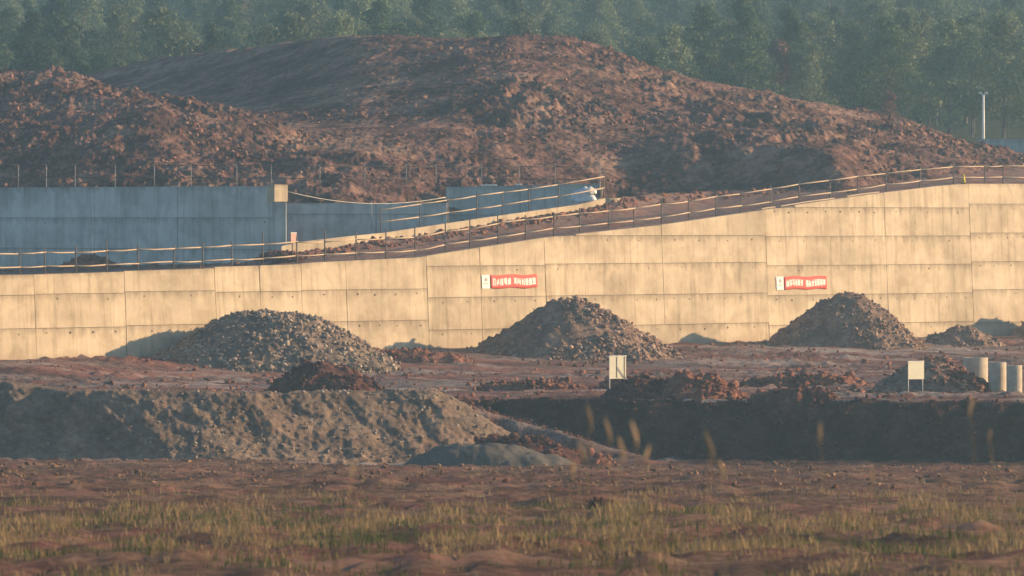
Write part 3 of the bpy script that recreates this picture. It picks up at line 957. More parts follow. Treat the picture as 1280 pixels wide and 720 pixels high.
heap('soil_heap', 'small orange clod at the lower end of the haul track', 741, 324,
     [(0, 0.95), (0.3, 0.8), (0.75, 0)], [(0, 0.95), (0.35, 0.55), (1.3, 0)], M['red_soil'], M['red_soil'], 70, (0.05, 0.2), ky=0.8, seed=231, rough=0.12, cat='clod')

heap('soil_heap', 'red soil heap behind the bamboo fence before the tall grey wall', 112, 432,
     [(0, 1.05), (1.0, 0.8), (2.4, 0)], [(0, 1.05), (1.2, 0.85), (2.2, 0)], M['red_soil'], M['red_soil'], 300, (0.05, 0.2), ky=0.7, seed=235, base=5.15)
heap('soil_heap', 'low dark soil heap where the cream kerb wall begins', 348, 417,
     [(0, 0.55), (1.0, 0.3), (1.8, 0)], [(0, 0.55), (0.8, 0.4), (1.8, 0)], M['dark_soil'], M['red_soil'], 200, (0.05, 0.18), ky=0.6, seed=237, base=6.05)
heap('soil_heap', 'small dark clods lying on the ground left of the gravel heap', 68, 352,
     [(0, 0.3), (0.3, 0.25), (0.7, 0)], [(0, 0.3), (0.5, 0.2), (1.0, 0)], M['dark_soil'], M['dark_soil'], 40, (0.05, 0.15), ky=0.6, seed=239, cat='clods')

# long grey spoil bank on the left rim of the pit
cY = [(-140, 474), (0, 479), (40, 483), (75, 489), (200, 491), (330, 494), (500, 491), (545, 488), (575, 503), (610, 528), (640, 545), (665, 558), (690, 572)]
cD = [(-140, 333.4), (0, 331.6), (90, 330.2), (140, 329.6), (180, 329.5), (260, 330.2), (330, 331.2), (545, 335.2), (600, 335.4), (690, 335.6)]
bY = [(-140, 569), (0, 571), (200, 573), (330, 577), (400, 579), (500, 580), (600, 578), (650, 577), (690, 580)]
bD = [(-140, 328.8), (0, 327.2), (90, 326.4), (150, 325.8), (240, 324.9), (290, 324.8), (350, 326.0), (545, 330), (600, 331), (690, 332.5)]
mY = [(a, 0.5 * (interp(cY, a) + interp(bY, a)) + 4) for a in range(-140, 691, 15)]
mD = [(a, 0.5 * (interp(cD, a) + interp(bD, a))) for a in range(-140, 691, 15)]
G3, spx = loft([(add(bY, 14), add(bD, -1.2)), (bY, bD), (mY, mD), (cY, cD), (add(cY, -1.5), add(cD, 2.2)), (add(cY, 10), add(cD, 5.0)), (add(cY, 40), add(cD, 7))],
              -140, 690, 420, [6, 26, 26, 12, 8, 5])
X3, Y3, Z3 = G3[..., 0], G3[..., 1], G3[..., 2]
P3 = X3 * F / Y3 + 640
lit = sstep(120, 300, P3 + 60 * fbm(X3, Z3, 0.3, 3, 0.6, 245))
Y3 = Y3 + (0.55 * fbm(X3 + 1.1 * Z3, Z3 * 0.8 - 0.3 * X3, 0.26, 5, 0.62, 252) + 0.06 * clod(X3, Z3, 1.5, 3, 0.6, 253)) * sstep(-4.6, -3.2, Z3)
gul = fbm(X3, Y3 * 0.3 + Z3 * 0.6, 0.95, 3, 0.6, 241)
Z3 = Z3 + (0.3 + 0.7 * lit) * (0.07 * gul + 0.06 * clod(X3, Y3, 1.2, 3, 0.6, 243)) + 0.03 * clod(X3, Y3, 2.4, 2, 0.6, 247)
Y3 = Y3 + (0.15 + 0.85 * lit) * 0.10 * gul
spoil = empty('spoil_bank', (float(X3.mean()), 330.0, -4.0))
V3 = np.stack([X3, Y3, Z3], -1).reshape(-1, 3) - np.array(spoil.location[:])
new_obj('body', V3, grid_faces(*X3.shape), M['spoil'], spoil)
tag(spoil, 'long grey-brown spoil bank on the left rim of the pit', 'earth bank')
p_, s_ = scatter_on(X3 - spoil.location.x, Y3 - 330.0, Z3 + 4.0, (0.05 + lit) * (Y3 < 342), 2600, 0.015, 0.13, 4.0)
stone_soup('stones', p_, s_, M['gravel_stone'], spoil)

# loose clods over the yard and the pit floor
xx = rng.uniform(-36, 38, 9000); yy = rng.uniform(342, 452, 9000)
pr = (xx - W0[0]) * WN[0] + (yy - W0[1]) * WN[1]
k_ = (pr > 0.4) & (fbm(xx, yy, 0.12, 3, 0.6, 251) > -0.1)
xx, yy = xx[k_], yy[k_]
s_ = 0.03 + 0.17 * rng.random(len(xx)) ** 3
tag(stone_soup('loose_clods', np.stack([xx, yy, ground_z(xx, yy) + s_ * 0.2], -1), s_, M['red_soil']), 'loose red clods and stones scattered over the yard', 'clods')
xx = rng.uniform(-30, 30, 9000); yy = rng.uniform(215, 331, 9000)
k_ = fbm(xx, yy, 0.15, 3, 0.6, 261) > -0.15
xx, yy = xx[k_], yy[k_]
s_ = 0.02 + 0.12 * rng.random(len(xx)) ** 4
tag(stone_soup('loose_clods', np.stack([xx, yy, ground_z(xx, yy) + s_ * 0.2], -1), s_, M['near_clod']), 'small stones and clods strewn over the near ground', 'clods')
# crumbs down the dark pit face
xx = rng.uniform(-4, 34, 2600); yy = lip(xx) - 4.6 + 4.8 * rng.random(2600)
s_ = 0.03 + 0.13 * rng.random(2600) ** 3
tag(stone_soup('pit_clods', np.stack([xx, yy, ground_z(xx, yy) + s_ * 0.2], -1), s_, M['dark_soil']), 'dark clods lying on the shaded pit face', 'clods')

# ------------------------------------------------------------------ fences
def fence(name, label, posts, mat_post, mat_rail, heights, rails, r_post=0.05, r_rail=0.045, wav=0.03, post_part='post', lean=0.04):
    """posts: list of world points at the foot; rails: heights above the foot, one bar per bay"""
    root = empty(name, posts[0])
    tag(root, label, 'fence')
    o = Vector(posts[0])
    tops = []
    for i, p in enumerate(posts):
        p = Vector(p) - o
        h = heights[i]
        dx, dy = random.uniform(-lean, lean), random.uniform(-lean, lean)
        tube(post_part, [p + Vector((0, 0, -0.25)), p + Vector((dx * .5, dy * .5, h * 0.5)), p + Vector((dx, dy, h))], [r_post, r_post * 0.95, r_post * 0.85], mat_post, root, 7)
    for hr in rails:
        hs_ = [hr + random.uniform(-wav, wav) for _ in posts]
        for i in range(len(posts) - 1):
            a = Vector(posts[i]) - o + Vector((0, -r_post - r_rail, hs_[i])); b = Vector(posts[i + 1]) - o + Vector((0, -r_post - r_rail, hs_[i + 1]))
            d = (b - a).normalized() * 0.12
            mid = (a + b) / 2 + Vector((0, 0, random.uniform(-wav, wav * 0.3)))
            j = Vector((0, random.uniform(-0.03, 0.0), random.uniform(-0.01, 0.02)))
            tube('rail', [a - d + j, mid + j, b + d + j], [r_rail * 1.1, r_rail, r_rail * 0.9], mat_rail, root, 6)
    return root


def top_pt(px, back=0.62):
    z = float(wall_top_z(px)); D = wall_depth(px)
    b = back + batter * z
    return ((px - 640) * D / F + nx * b, D + ny * b, z - 0.1)


fp = [-70, -30, 24.5, 56, 94.6, 133.6, 172.6, 217, 253, 290, 328.5, 371, 406, 445, 482, 519, 557, 587.5, 622.5, 657, 692, 724.6, 760.7, 792.5, 826.8, 861, 895, 926, 963, 999,
      1037, 1072, 1107.5, 1149.6, 1192, 1230.5, 1253.6, 1300, 1350]
# a point behind the wall shifts left in the picture: correct so the feet land on the traced columns
def top_pt_at(px, back=0.62):
    q = px
    for _ in range(4):
        x, y, z = top_pt(q, back)
        q += px - (x * F / y + 640)
    return top_pt(q, back)


FP = [top_pt_at(q) for q in fp]
hts = [1.72 if q < 430 else (2.0 if q < 640 else (1.75 if q < 900 else 1.62)) for q in fp]
hts = [h + random.uniform(-0.06, 0.08) for h in hts]
for i_, q in enumerate(fp):
    if q in (133.6, 328.5, 406): hts[i_] += 0.45
rl_lo, rl_hi = 0.55, 1.4
fence('bamboo_fence', 'bamboo rail fence on timber posts along the top of the sunlit wall', FP, M['timber'], M['bamboo'], hts, (rl_lo, rl_hi), 0.05, 0.048, 0.05)

q2 = [476, 525, 560, 596, 628, 661, 698, 754]
F2 = []
for q in q2:
    d = float(interp(kerbD, q)) + 0.35
    x = (q - 640) * d / F
    F2.append((x, d, CAMZ - (float(interp(kerbT, q)) - HOR) * (d - 0.35) / F))
fence('bamboo_fence', 'short bamboo rail fence standing on the cream kerb wall', F2, M['timber'], M['bamboo'], [1.75, 1.85, 1.8, 1.75, 1.7, 1.7, 1.65, 1.75], (0.72, 1.55), 0.04, 0.045, 0.03)

q3 = [-30, 23, 58, 94, 144, 193, 239, 296, 339, 400, 456, 508, 545, 602, 649, 694, 750]
hz = np.stack([X, Y, Z], -1)


def hill_foot(px, D):
    # height of the red hill just behind the shaded walls
    best = None
    for (gx, gy, gz) in ((X, Y, Z), (X1, Y1, Z1)):
        x = (px - 640) * D / F
        i = np.argmin((gx - x) ** 2 + (gy - D) ** 2)
        if (gx.ravel()[i] - x) ** 2 + (gy.ravel()[i] - D) ** 2 < 1.0:
            z = gz.ravel()[i]
            best = z if best is None else max(best, z)
    return best if best is not None else 10.9


F3 = []
for q in q3:
    d = float(np.interp(q, [430, 560, 750], [447.5, 457.5, 461.5]))
    F3.append(((q - 640) * d / F, d, min(hill_foot(q, d), CAMZ + (HOR - 228) * d / F) - 0.05))
fh = [CAMZ + (HOR - 205) * p[1] / F - p[2] for p in F3]
root3 = empty('wire_fence', F3[0]); tag(root3, 'thin steel post fence with two dark rails below the red heaps', 'fence')
o3 = Vector(F3[0])
for p, h in zip(F3, fh):
    p = Vector(p) - o3
    tube('post', [p + Vector((0, 0, -0.3)), p + Vector((0, 0, h))], 0.028, M['steel'], root3, 6)
for dz in (205.5, 221):
    for i in range(len(F3) - 1):
        a, b = F3[i], F3[i + 1]
        za = CAMZ + (HOR - dz - 0.004 * q3[i]) * a[1] / F; zb_ = CAMZ + (HOR - dz - 0.004 * q3[i + 1]) * b[1] / F
        A_ = Vector((a[0], a[1] - 0.05, za)) - o3; B_ = Vector((b[0], b[1] - 0.05, zb_)) - o3
        tube('rail', [A_, (A_ + B_) / 2 + Vector((0, 0, -0.03)), B_], 0.028, M['wire'], root3, 5)

# rope slung between the grey walls
ra = Vector(P(358, 239, 425.8)); rb = Vector(P(557, 246.5, 436))
pts = []
for k in range(17):
    t = k / 16
    p = ra.lerp(rb, t); p.z -= 0.62 * 4 * t * (1 - t)
    p.y -= 0.3 * math.sin(math.pi * t)
    pts.append(p - ra)
rope = tube('rope', pts, 0.025, M['rope'], None, 6); rope.location = ra
tag(rope, 'pale rope sagging across the lower grey wall', 'rope')
pole = tube('steel_pole', [(0, 0, 0), (0, 0, 2.1)], 0.03, M['steel'], None, 6); pole.location = P(464.5, 289, 436.0)
tag(pole, 'thin pale upright pole against the lower grey wall', 'pole')

# planks and tins left about
def plank(px0, y0, px1, y1, D0, D1, label, w=0.16, th=0.05, mat='bamboo'):
    a, b = Vector(P(px0, y0, D0)), Vector(P(px1, y1, D1))
    d = (b - a); L = d.length; d.normalize()
    V = []
    s = Vector((0, 1, 0)); n = Vector((0, 0, 1))
    nseg = 4
    for k in range(nseg + 1):
        c = d * (L * k / nseg) + n * (0.02 * math.sin(k * 2.1))
        V += [c - s * w / 2, c + s * w / 2, c + s * w / 2 + n * th, c - s * w / 2 + n * th]
    Fc = [(0, 1, 2, 3), tuple(nseg * 4 + j for j in (3, 2, 1, 0))]
    for k in range(nseg):
        for j in range(4):
            a0 = k * 4 + j; a1 = k * 4 + (j + 1) % 4
            Fc.append((a0, a0 + 4, a1 + 4, a1))
    o = new_obj('plank', V, Fc, M[mat]); o.location = a
    tag(o, label, 'plank')


for (a, b, lab) in ((975, 1042, 'longest pale plank lying on top of the sunlit wall'), (1058, 1098, 'pale plank on the wall top right of the longest one'), (951, 968, 'short plank on the wall top left of the longest one')):
    pa, pb = top_pt_at(a, 0.35), top_pt_at(b, 0.35)
    V0 = Vector(pa); V1 = Vector(pb)
    V0.z += 0.11; V1.z += 0.11
    L = V1 - V0
    v, f = [], []
    s = Vector((-L.y, L.x, 0)).normalized() * 0.1
    for c in (Vector((0, 0, 0)), L * 0.5 + Vector((0, 0, 0.03)), L):
        v += [c - s, c + s, c + s + Vector((0, 0, 0.07)), c - s + Vector((0, 0, 0.07))]
    f = [(3, 2, 1, 0), (8, 9, 10, 11)]
    for k in range(2):
        for j in range(4):
            f.append((k * 4 + j, k * 4 + (j + 1) % 4, k * 4 + 4 + (j + 1) % 4, k * 4 + 4 + j))
    o = new_obj('plank', v, f, M['bamboo']); o.location = V0
    tag(o, lab, 'plank')
pw = wall_depth(1262) - 1.0
g0 = P(1243, 414, pw)
beam = empty('white_beam', (g0[0], g0[1], gz1(g0[0], g0[1])), WALL_ANG)
box('beam', 0, 4.6, -0.15, 0.15, 0.02, 0.3, M['white'], beam, 0.02)
box('flange', 0, 4.6, -0.2, 0.2, 0.3, 0.34, M['white'], beam)
tag(beam, 'long white beam on the ground against the wall at the right edge', 'beam')
for (q, yv, wpx, lab) in ((611, 231, 20, 'white slab lying on the shaded wall behind the ramp, left one'), (648, 230.5, 8, 'white slab lying on the shaded wall behind the ramp, right one')):
    d = SH3.depth(q) + 0.4
    c = ((q - 640) * d / F, d, SH3.z(q, 233.5 - (q - 557) * 0.022))
    o = box('slab', -wpx * d / F / 2, wpx * d / F / 2, -0.25, 0.25, 0.0, 0.1, M['white'], None, 0.02); o.location = c
    tag(o, lab, 'slab')

# ------------------------------------------------------------------ boards, banners, pipes, small things
def notice_board(px, D, wpx, hpx_, leg_px, rz, label, strips, brace):
    x = (px - 640) * D / F
    z0 = gz1(x, D)
    root = empty('notice_board', (x, D, z0), rz)
    tag(root, label, 'board')
    s = D / F
    w = wpx * s / math.cos(rz); h = hpx_ * s; lg = leg_px * s
    pan = box('panel', -w / 2, w / 2, -0.02, 0.02, lg, lg + h, M['board'], root)
    for sx in (-1, 1):
        tube('leg', [(sx * (w / 2 - 0.05), 0.045, -0.15), (sx * (w / 2 - 0.05), 0.045, lg + h - 0.02)], 0.025, M['white'], root, 6)
    box('top_rail', -w / 2 - 0.03, w / 2 + 0.03, -0.03, 0.06, lg + h, lg + h + 0.04, M['white'], root)
    if strips:
        box('strip', -0.09, -0.05, -0.034, -0.021, lg + 0.05, lg + h - 0.02, M['timber'], pan)  # thin dark strips set on the panel face
        box('strip', w / 2 - 0.13, w / 2 - 0.09, -0.034, -0.021, lg + 0.03, lg + h - 0.02, M['timber'], pan)
        tube('slant_strip', [(-0.05, -0.045, lg + h * 0.52), (w / 2 - 0.12, -0.045, lg + 0.06)], 0.014, M['timber'], pan, 5)
    if brace:
        tube('brace', [(w / 2 - 0.05, -0.02, lg + 0.1), (w / 2 + 0.38, -0.25, -0.05)], 0.025, M['white'], root, 6)
    return root


notice_board(772, 349, 21, 28, 23, math.radians(32), 'cream board on white legs with dark battens at the pit edge', True, True)
notice_board(1145, 350.5, 20.5, 22, 17, math.radians(32), 'plain cream board on two legs before the right soil heap', False, False)


def concrete_pipe(px, D, wpx, h, label):
    x = (px - 640) * D / F
    r = wpx * D / F / 2
    prof = [(r - 0.09, -0.1), (r, -0.1), (r, h - 0.015), (r - 0.015, h), (r - 0.075, h), (r - 0.09, h - 0.015)]
    V, Fc = [], []
    seg = 40
    for k in range(seg):
        a = 2 * math.pi * k / seg
        V += [(math.cos(a) * q[0], math.sin(a) * q[0], q[1]) for q in prof]
    n = len(prof)
    for k in range(seg):
        for j in range(n):
            a0 = k * n + j; a1 = k * n + (j + 1) % n; b0 = ((k + 1) % seg) * n + j; b1 = ((k + 1) % seg) * n + (j + 1) % n
            Fc.append((a0, b0, b1, a1))
    o = new_obj('concrete_pipe', V, Fc, M['pipe'], None, smooth=True)
    o.location = (x, D, gz1(x, D))
    md = o.modifiers.new('split', 'EDGE_SPLIT'); md.split_angle = math.radians(35)
    tag(o, label, 'pipe', 'concrete pipes standing on end')


concrete_pipe(1219.5, 357.5, 31, 1.78, 'widest upright concrete pipe, half hidden behind the soil heap')
concrete_pipe(1247, 355.0, 22, 1.66, 'middle one of the three upright concrete pipes')
concrete_pipe(1268, 354.0, 19.5, 1.58, 'narrowest upright concrete pipe nearest the right edge')


def banner(px0, px1, pxw, yT, yB, label_red, label_white, seed, nchar):
    random.seed(seed)
    L = BIG
    ua, ub = L.u(pxw), L.u(px1)
    D = L.depth((px0 + px1) / 2)
    z1 = L.z((px0 + px1) / 2, yT); z0 = L.z((px0 + px1) / 2, yB)
    red = empty('banner', (L.a[0], L.a[1], 0), L.ang)
    tag(red, label_red, 'banner')
    nseg, mseg = 28, 5
    V, Fc = [], []

    def surf(u, z, lift):
        return (u, batter * z - 0.055 - lift - 0.012 * math.sin((u - ua) * 3.1 + seed), z + 0.035 * math.sin((u - ua) * 2.3 + seed))
    for i in range(nseg + 1):
        for j in range(mseg + 1):
            V.append(surf(ua + (ub - ua) * i / nseg, z0 + (z1 - z0) * j / mseg, 0))
    for i in range(nseg):
        for j in range(mseg):
            a = i * (mseg + 1) + j
            Fc.append((a, a + mseg + 1, a + mseg + 2, a + 1))
    cl = new_obj('cloth', V, Fc, M['red'], red, smooth=True)
    sd = cl.modifiers.new('thick', 'SOLIDIFY'); sd.thickness = 0.012; sd.offset = 1
    # condensed white lettering, too small in the photograph to read: rows of upright and cross strokes
    V, Fc = [], []
    H = (z1 - z0)
    zl, zh = z0 + H * 0.24, z0 + H * 0.74
    width = (ub - ua)
    cell = width * 0.93 / (nchar + 0.8)

    def stroke(u0, u1, za, zb):
        n0 = len(V)
        V.extend([surf(u0, za, 0.02), surf(u1, za, 0.02), surf(u1, zb, 0.02), surf(u0, zb, 0.02)])
        Fc.append((n0, n0 + 1, n0 + 2, n0 + 3))
    for k in range(nchar):
        u = ua + width * 0.045 + cell * k + (cell * 0.8 if k >= nchar // 2 else 0)
        w = cell * 0.84
        nv = random.choice((2, 2, 3))
        for q in range(nv):
            c = u + w * (q + 0.5) / nv + random.uniform(-0.02, 0.02)
            stroke(c - 0.042, c + 0.042, zl + random.choice((0, 0, 0.1, 0.2)) * H * 0.5, zh - random.choice((0, 0, 0.2)) * H * 0.4)
        for q in range(random.choice((2, 3, 3))):
            c = zl + (zh - zl) * random.choice((0.06, 0.35, 0.6, 0.94))
            stroke(u, u + w, c - 0.026, c + 0.026)
    # overlapping strokes lie a hair apart
    for i in range(len(V)):
        V[i] = (V[i][0], V[i][1] - 0.0006 * (i // 4 % 9), V[i][2])
    tag(new_obj('lettering', V, Fc, M['white'], cl), kind='stuff')
    wh = empty('emblem_board', (L.a[0], L.a[1], 0), L.ang)
    tag(wh, label_white, 'sign')
    va, vb = L.u(px0), L.u(pxw - 0.8)
    zt2, zb2 = z1 + 0.0, z0 - 0.02
    V = [(va, batter * zb2 - 0.05, zb2), (vb, batter * zb2 - 0.05, zb2), (vb, batter * zt2 - 0.05, zt2), (va, batter * zt2 - 0.05, zt2)]
    V += [(a, b + 0.03, c) for a, b, c in V]
    new_obj('panel', V, [(0, 1, 2, 3), (7, 6, 5, 4), (0, 4, 5, 1), (1, 5, 6, 2), (2, 6, 7, 3), (3, 7, 4, 0)], M['white'], wh)
    # small grey-green mark and caption bar
    uc = (va + vb) / 2; r = (vb - va) * 0.2
    zc = zb2 + (zt2 - zb2) * 0.66
    V = [(uc, batter * zc - 0.056, zc)] + [(uc + r * math.cos(a), batter * zc - 0.056, zc + r * 0.9 * math.sin(a)) for a in [2 * math.pi * k / 14 for k in range(14)]]
    new_obj('mark', V, [(0, 1 + k, 1 + (k + 1) % 14) for k in range(14)], M['steel'], wh)
    V, Fc = [], []
    zc = zb2 + (zt2 - zb2) * 0.36
    for k in range(4):
        u0 = uc + (k - 2) * (vb - va) * 0.19
        n0 = len(V)
        V += [(u0, batter * zc - 0.056, zc - 0.05), (u0 + 0.09, batter * zc - 0.056, zc - 0.05), (u0 + 0.09, batter * zc - 0.056, zc + 0.05), (u0, batter * zc - 0.056, zc + 0.05)]
        Fc.append((n0, n0 + 1, n0 + 2, n0 + 3))
    new_obj('caption', V, Fc, M['steel'], wh)


banner(605, 674, 615.5, 343.5, 360, 'left red cloth banner with white lettering on the sunlit wall', 'small white emblem board left of the left red banner', 3, 11)
banner(973, 1035.5, 982.5, 345.5, 361.5, 'right red cloth banner with white lettering on the sunlit wall', 'small white emblem board left of the right red banner', 5, 13)
random.seed(99)

# yellow marker on the wall top
mp_ = top_pt_at(1204.5, 0.5)
cone = empty('marker_cone', mp_)
tag(cone, 'small yellow cone marker on the wall top at the right', 'cone')
box('base', -0.19, 0.19, -0.19, 0.19, 0.08, 0.15, M['black'], cone, 0.02)
tube('cone', [(0, 0, 0.14), (0, 0, 0.5), (0, 0, 0.86)], [0.16, 0.1, 0.03], M['yellow'], cone, 14)

# pink notice on a post by the fence
nb = P(366.5, 318, 416.0)
pk = empty('notice_box', nb, math.radians(42)); tag(pk, 'small faded pink notice box on a post where the kerb wall begins', 'sign')
box('panel', -0.24, 0.24, -0.05, 0.05, 0.72, 1.38, M['pink'], pk, 0.01)
box('cap', -0.26, 0.26, -0.07, 0.07, 1.38, 1.43, M['white'], pk)
tube('post', [(0, 0.09, -0.4), (0, 0.09, 1.3)], 0.035, M['timber'], pk, 6)

# covered plant at the upper end of the short fence
def lump(name, c, rx, ry, rz, mat, parent, seed, amp_=0.25):
    bm = bmesh.new(); bmesh.ops.create_icosphere(bm, subdivisions=3, radius=1)
    for v in bm.verts:
        a = float(gnoise(np.array([v.co.x * 1.6 + seed]), np.array([v.co.y * 1.6 + v.co.z * 1.3]))[0])
        k = 1 + amp_ * a
        v.co = Vector((v.co.x * rx * k, v.co.y * ry * k, max(v.co.z, -0.15) * rz * k))
    V = [tuple(v.co + Vector(c)) for v in bm.verts]; Fc = [tuple(v.index for v in f.verts) for f in bm.faces]
    bm.free()
    return new_obj(name, V, Fc, mat, parent, smooth=True)


tb = P(728, 240, 446.3)
tr_ = empty('tarpaulin_bundle', (tb[0], tb[1], float(CAMZ - (interp(kerbT, 728) - HOR) * interp(kerbD, 728) / F)))
tag(tr_, 'pale blue tarpaulin bundle at the upper end of the short fence', 'tarpaulin')
lump('cover', (0, 0, 0.25), 0.75, 0.5, 0.85, M['tarp'], tr_, 3.0, 0.5)
lump('fold', (0.45, -0.1, 0.75), 0.42, 0.35, 0.4, M['white'], tr_, 8.0, 0.5)
gb = P(744, 240, 447.2)
gen = empty('generator', (gb[0], gb[1], float(CAMZ - (interp(kerbT, 744) - HOR) * interp(kerbD, 744) / F)))
tag(gen, 'small dark generator in a tube frame beside the tarpaulin', 'generator')
box('body', -0.42, 0.42, -0.25, 0.25, 0.2, 0.72, M['black'], gen, 0.04)
box('tank', -0.3, 0.25, -0.2, 0.2, 0.72, 0.84, M['steel'], gen, 0.03)
for sx in (-0.48, 0.48):
    tube('frame_tube', [(sx, -0.3, 0), (sx, -0.3, 0.9), (sx, 0.3, 0.9), (sx, 0.3, 0)], 0.025, M['bamboo'], gen, 6)
for sy in (-0.3, 0.3):
    tube('frame_tube', [(-0.48, sy, 0.08), (0.48, sy, 0.08)], 0.025, M['bamboo'], gen, 6)

# lamp post and thin fence beside the wood
lp = P(1229, 178, 560)
lamp = empty('lamp_post', (lp[0], lp[1], float(wood_z(np.array([lp[0]]), np.array([560.0]))[0])))
lh = (CAMZ + (HOR - 118) * 560 / F) - lamp.location.z
tag(lamp, 'white lamp post with two small heads in front of the wood', 'lamp post')
tube('pole', [(0, 0, -0.3), (0, 0, lh * 0.5), (0, 0, lh)], [0.15, 0.13, 0.10], M['white'], lamp, 10)
for sx in (-1, 1):
    arm = tube('arm', [(0, 0, lh - 0.1), (sx * 0.2, 0, lh + 0.08)], 0.05, M['white'], lamp, 6)
    box('lamp_head', sx * 0.27 - 0.14, sx * 0.27 + 0.14, -0.14, 0.14, lh + 0.02, lh + 0.2, M['white'], arm, 0.02)
q4 = [1090, 1130, 1170, 1212, 1260, 1300]
F4 = []
for q in q4:
    d = 563.0
    x = (q - 640) * d / F
    F4.append((x, d, float(wood_z(np.array([x]), np.array([d]))[0])))
root4 = empty('mesh_fence', F4[0]); tag(root4, 'thin dark fence at the edge of the wood beside the lamp post', 'fence')
o4 = Vector(F4[0])
for p in F4:
    p = Vector(p) - o4
    tube('post', [p + Vector((0, 0, -0.2)), p + Vector((0, 0, CAMZ + (HOR - 143) * 563 / F - o4.z - p.z))], 0.05, M['wire'], root4, 5)
for yv in (147, 160):
    for a, b in zip(F4[:-1], F4[1:]):
        zz = CAMZ + (HOR - yv) * 563 / F
        tube('wire', [Vector((a[0], a[1] - 0.06, zz)) - o4, Vector((b[0], b[1] - 0.06, zz)) - o4], 0.012, M['wire'], root4, 4)

# ------------------------------------------------------------------ the wood
def make_tree(kind, seed):
    r = np.random.default_rng(seed)
    random.seed(seed)
    H = {'a': 11.5, 'b': 12.5, 'c': 9.5}[kind] * r.uniform(0.9, 1.1)
    R_ = {'a': 4.1, 'b': 3.5, 'c': 2.7}[kind] * r.uniform(0.9, 1.1)
    V, Fc = tube_data([(0, 0, -0.4), (r.uniform(-.2, .2), r.uniform(-.2, .2), H * 0.35), (r.uniform(-.4, .4), r.uniform(-.3, .3), H * 0.9)], [0.2, 0.14, 0.03], 6)
    lobes = []
    nl = 26
    for k in range(nl):
        t = 0.24 + 0.76 * (k + r.random()) / nl
        prof = (1 - ((t - 0.24) / 0.76)) ** 0.7 * min(1, (t - 0.14) / 0.2)
        a = r.uniform(0, 2 * np.pi)
        d = R_ * prof * r.uniform(0.35, 1.0)
        c = np.array([math.cos(a) * d, math.sin(a) * d, H * t])
        lobes.append((c, R_ * (0.22 + 0.22 * prof) * r.uniform(0.75, 1.2)))
        if k % 2 == 0:
            v, f = tube_data([(0, 0, H * (t - 0.1)), tuple(c * np.array([0.6, 0.6, 1]) - np.array([0, 0, 0.25])), tuple(c)], [0.06, 0.04, 0.015], 4)
            n0 = len(V); V += v; Fc += [tuple(j + n0 for j in q) for q in f]
    tv = np.array([tuple(v) for v in V])
    cen = []
    for c, rad in lobes:
        n = int(190 if kind != 'c' else 120)
        d = r.normal(size=(n, 3)); d /= np.linalg.norm(d, axis=1)[:, None]
        q = rad * r.random(n)[:, None] ** 0.45
        cen.append(c + d * q * np.array([1.15, 1.15, 0.75]))
    cen = np.concatenate(cen)
    n = len(cen)
    a = r.normal(size=(n, 3)); a /= np.linalg.norm(a, axis=1)[:, None]
    b = np.cross(a, r.normal(size=(n, 3))); b /= np.linalg.norm(b, axis=1)[:, None]
    s = r.uniform(0.10, 0.24, n)[:, None]
    q = np.stack([cen - a * s, cen + b * s * 0.55, cen + a * s, cen - b * s * 0.55], 1).reshape(-1, 3)
    me_t = bpy.data.meshes.new('trunk'); me_t.from_pydata([tuple(v) for v in tv], [], Fc); me_t.materials.append(M['bark'])
    me_c = bpy.data.meshes.new('crown')
    fq = np.arange(n * 4).reshape(-1, 4)
    me_c.vertices.add(n * 4); me_c.vertices.foreach_set('co', q.astype(np.float32).ravel())
    me_c.loops.add(n * 4); me_c.loops.foreach_set('vertex_index', fq.astype(np.int32).ravel())
    me_c.polygons.add(n); me_c.polygons.foreach_set('loop_start', np.arange(0, n * 4, 4, dtype=np.int32)); me_c.polygons.foreach_set('loop_total', np.full(n, 4, np.int32))
    me_c.update(calc_edges=True)
    me_c.materials.append(M['leaf_' + kind])
    return me_t, me_c


PROT = {k: [make_tree(k, 300 + 10 * i + j) for j in range(n)] for i, (k, n) in enumerate((('a', 6), ('b', 4), ('c', 2)))}
LAB = {'a': 'pale green leafy tree in the hazy wood on the hillside', 'b': 'dark green tree in the hazy wood on the hillside'}


def plant(kind, x, y, sc, label=None, group=None):
    t, c = random.choice(PROT[kind])
    root = empty('tree', (x, y, float(wood_z(np.array([x]), np.array([y]))[0])), random.uniform(0, 6.28))
    root.scale = (sc * random.uniform(0.9, 1.15), sc * random.uniform(0.9, 1.15), sc)
    tag(root, label or LAB[kind], 'tree', group or {'a': 'pale trees of the wood', 'b': 'dark trees of the wood'}.get(kind))
    for nm, me in (('trunk', t), ('crown', c)):
        o = bpy.data.objects.new(nm, me); COL.objects.link(o); o.parent = root
    return root


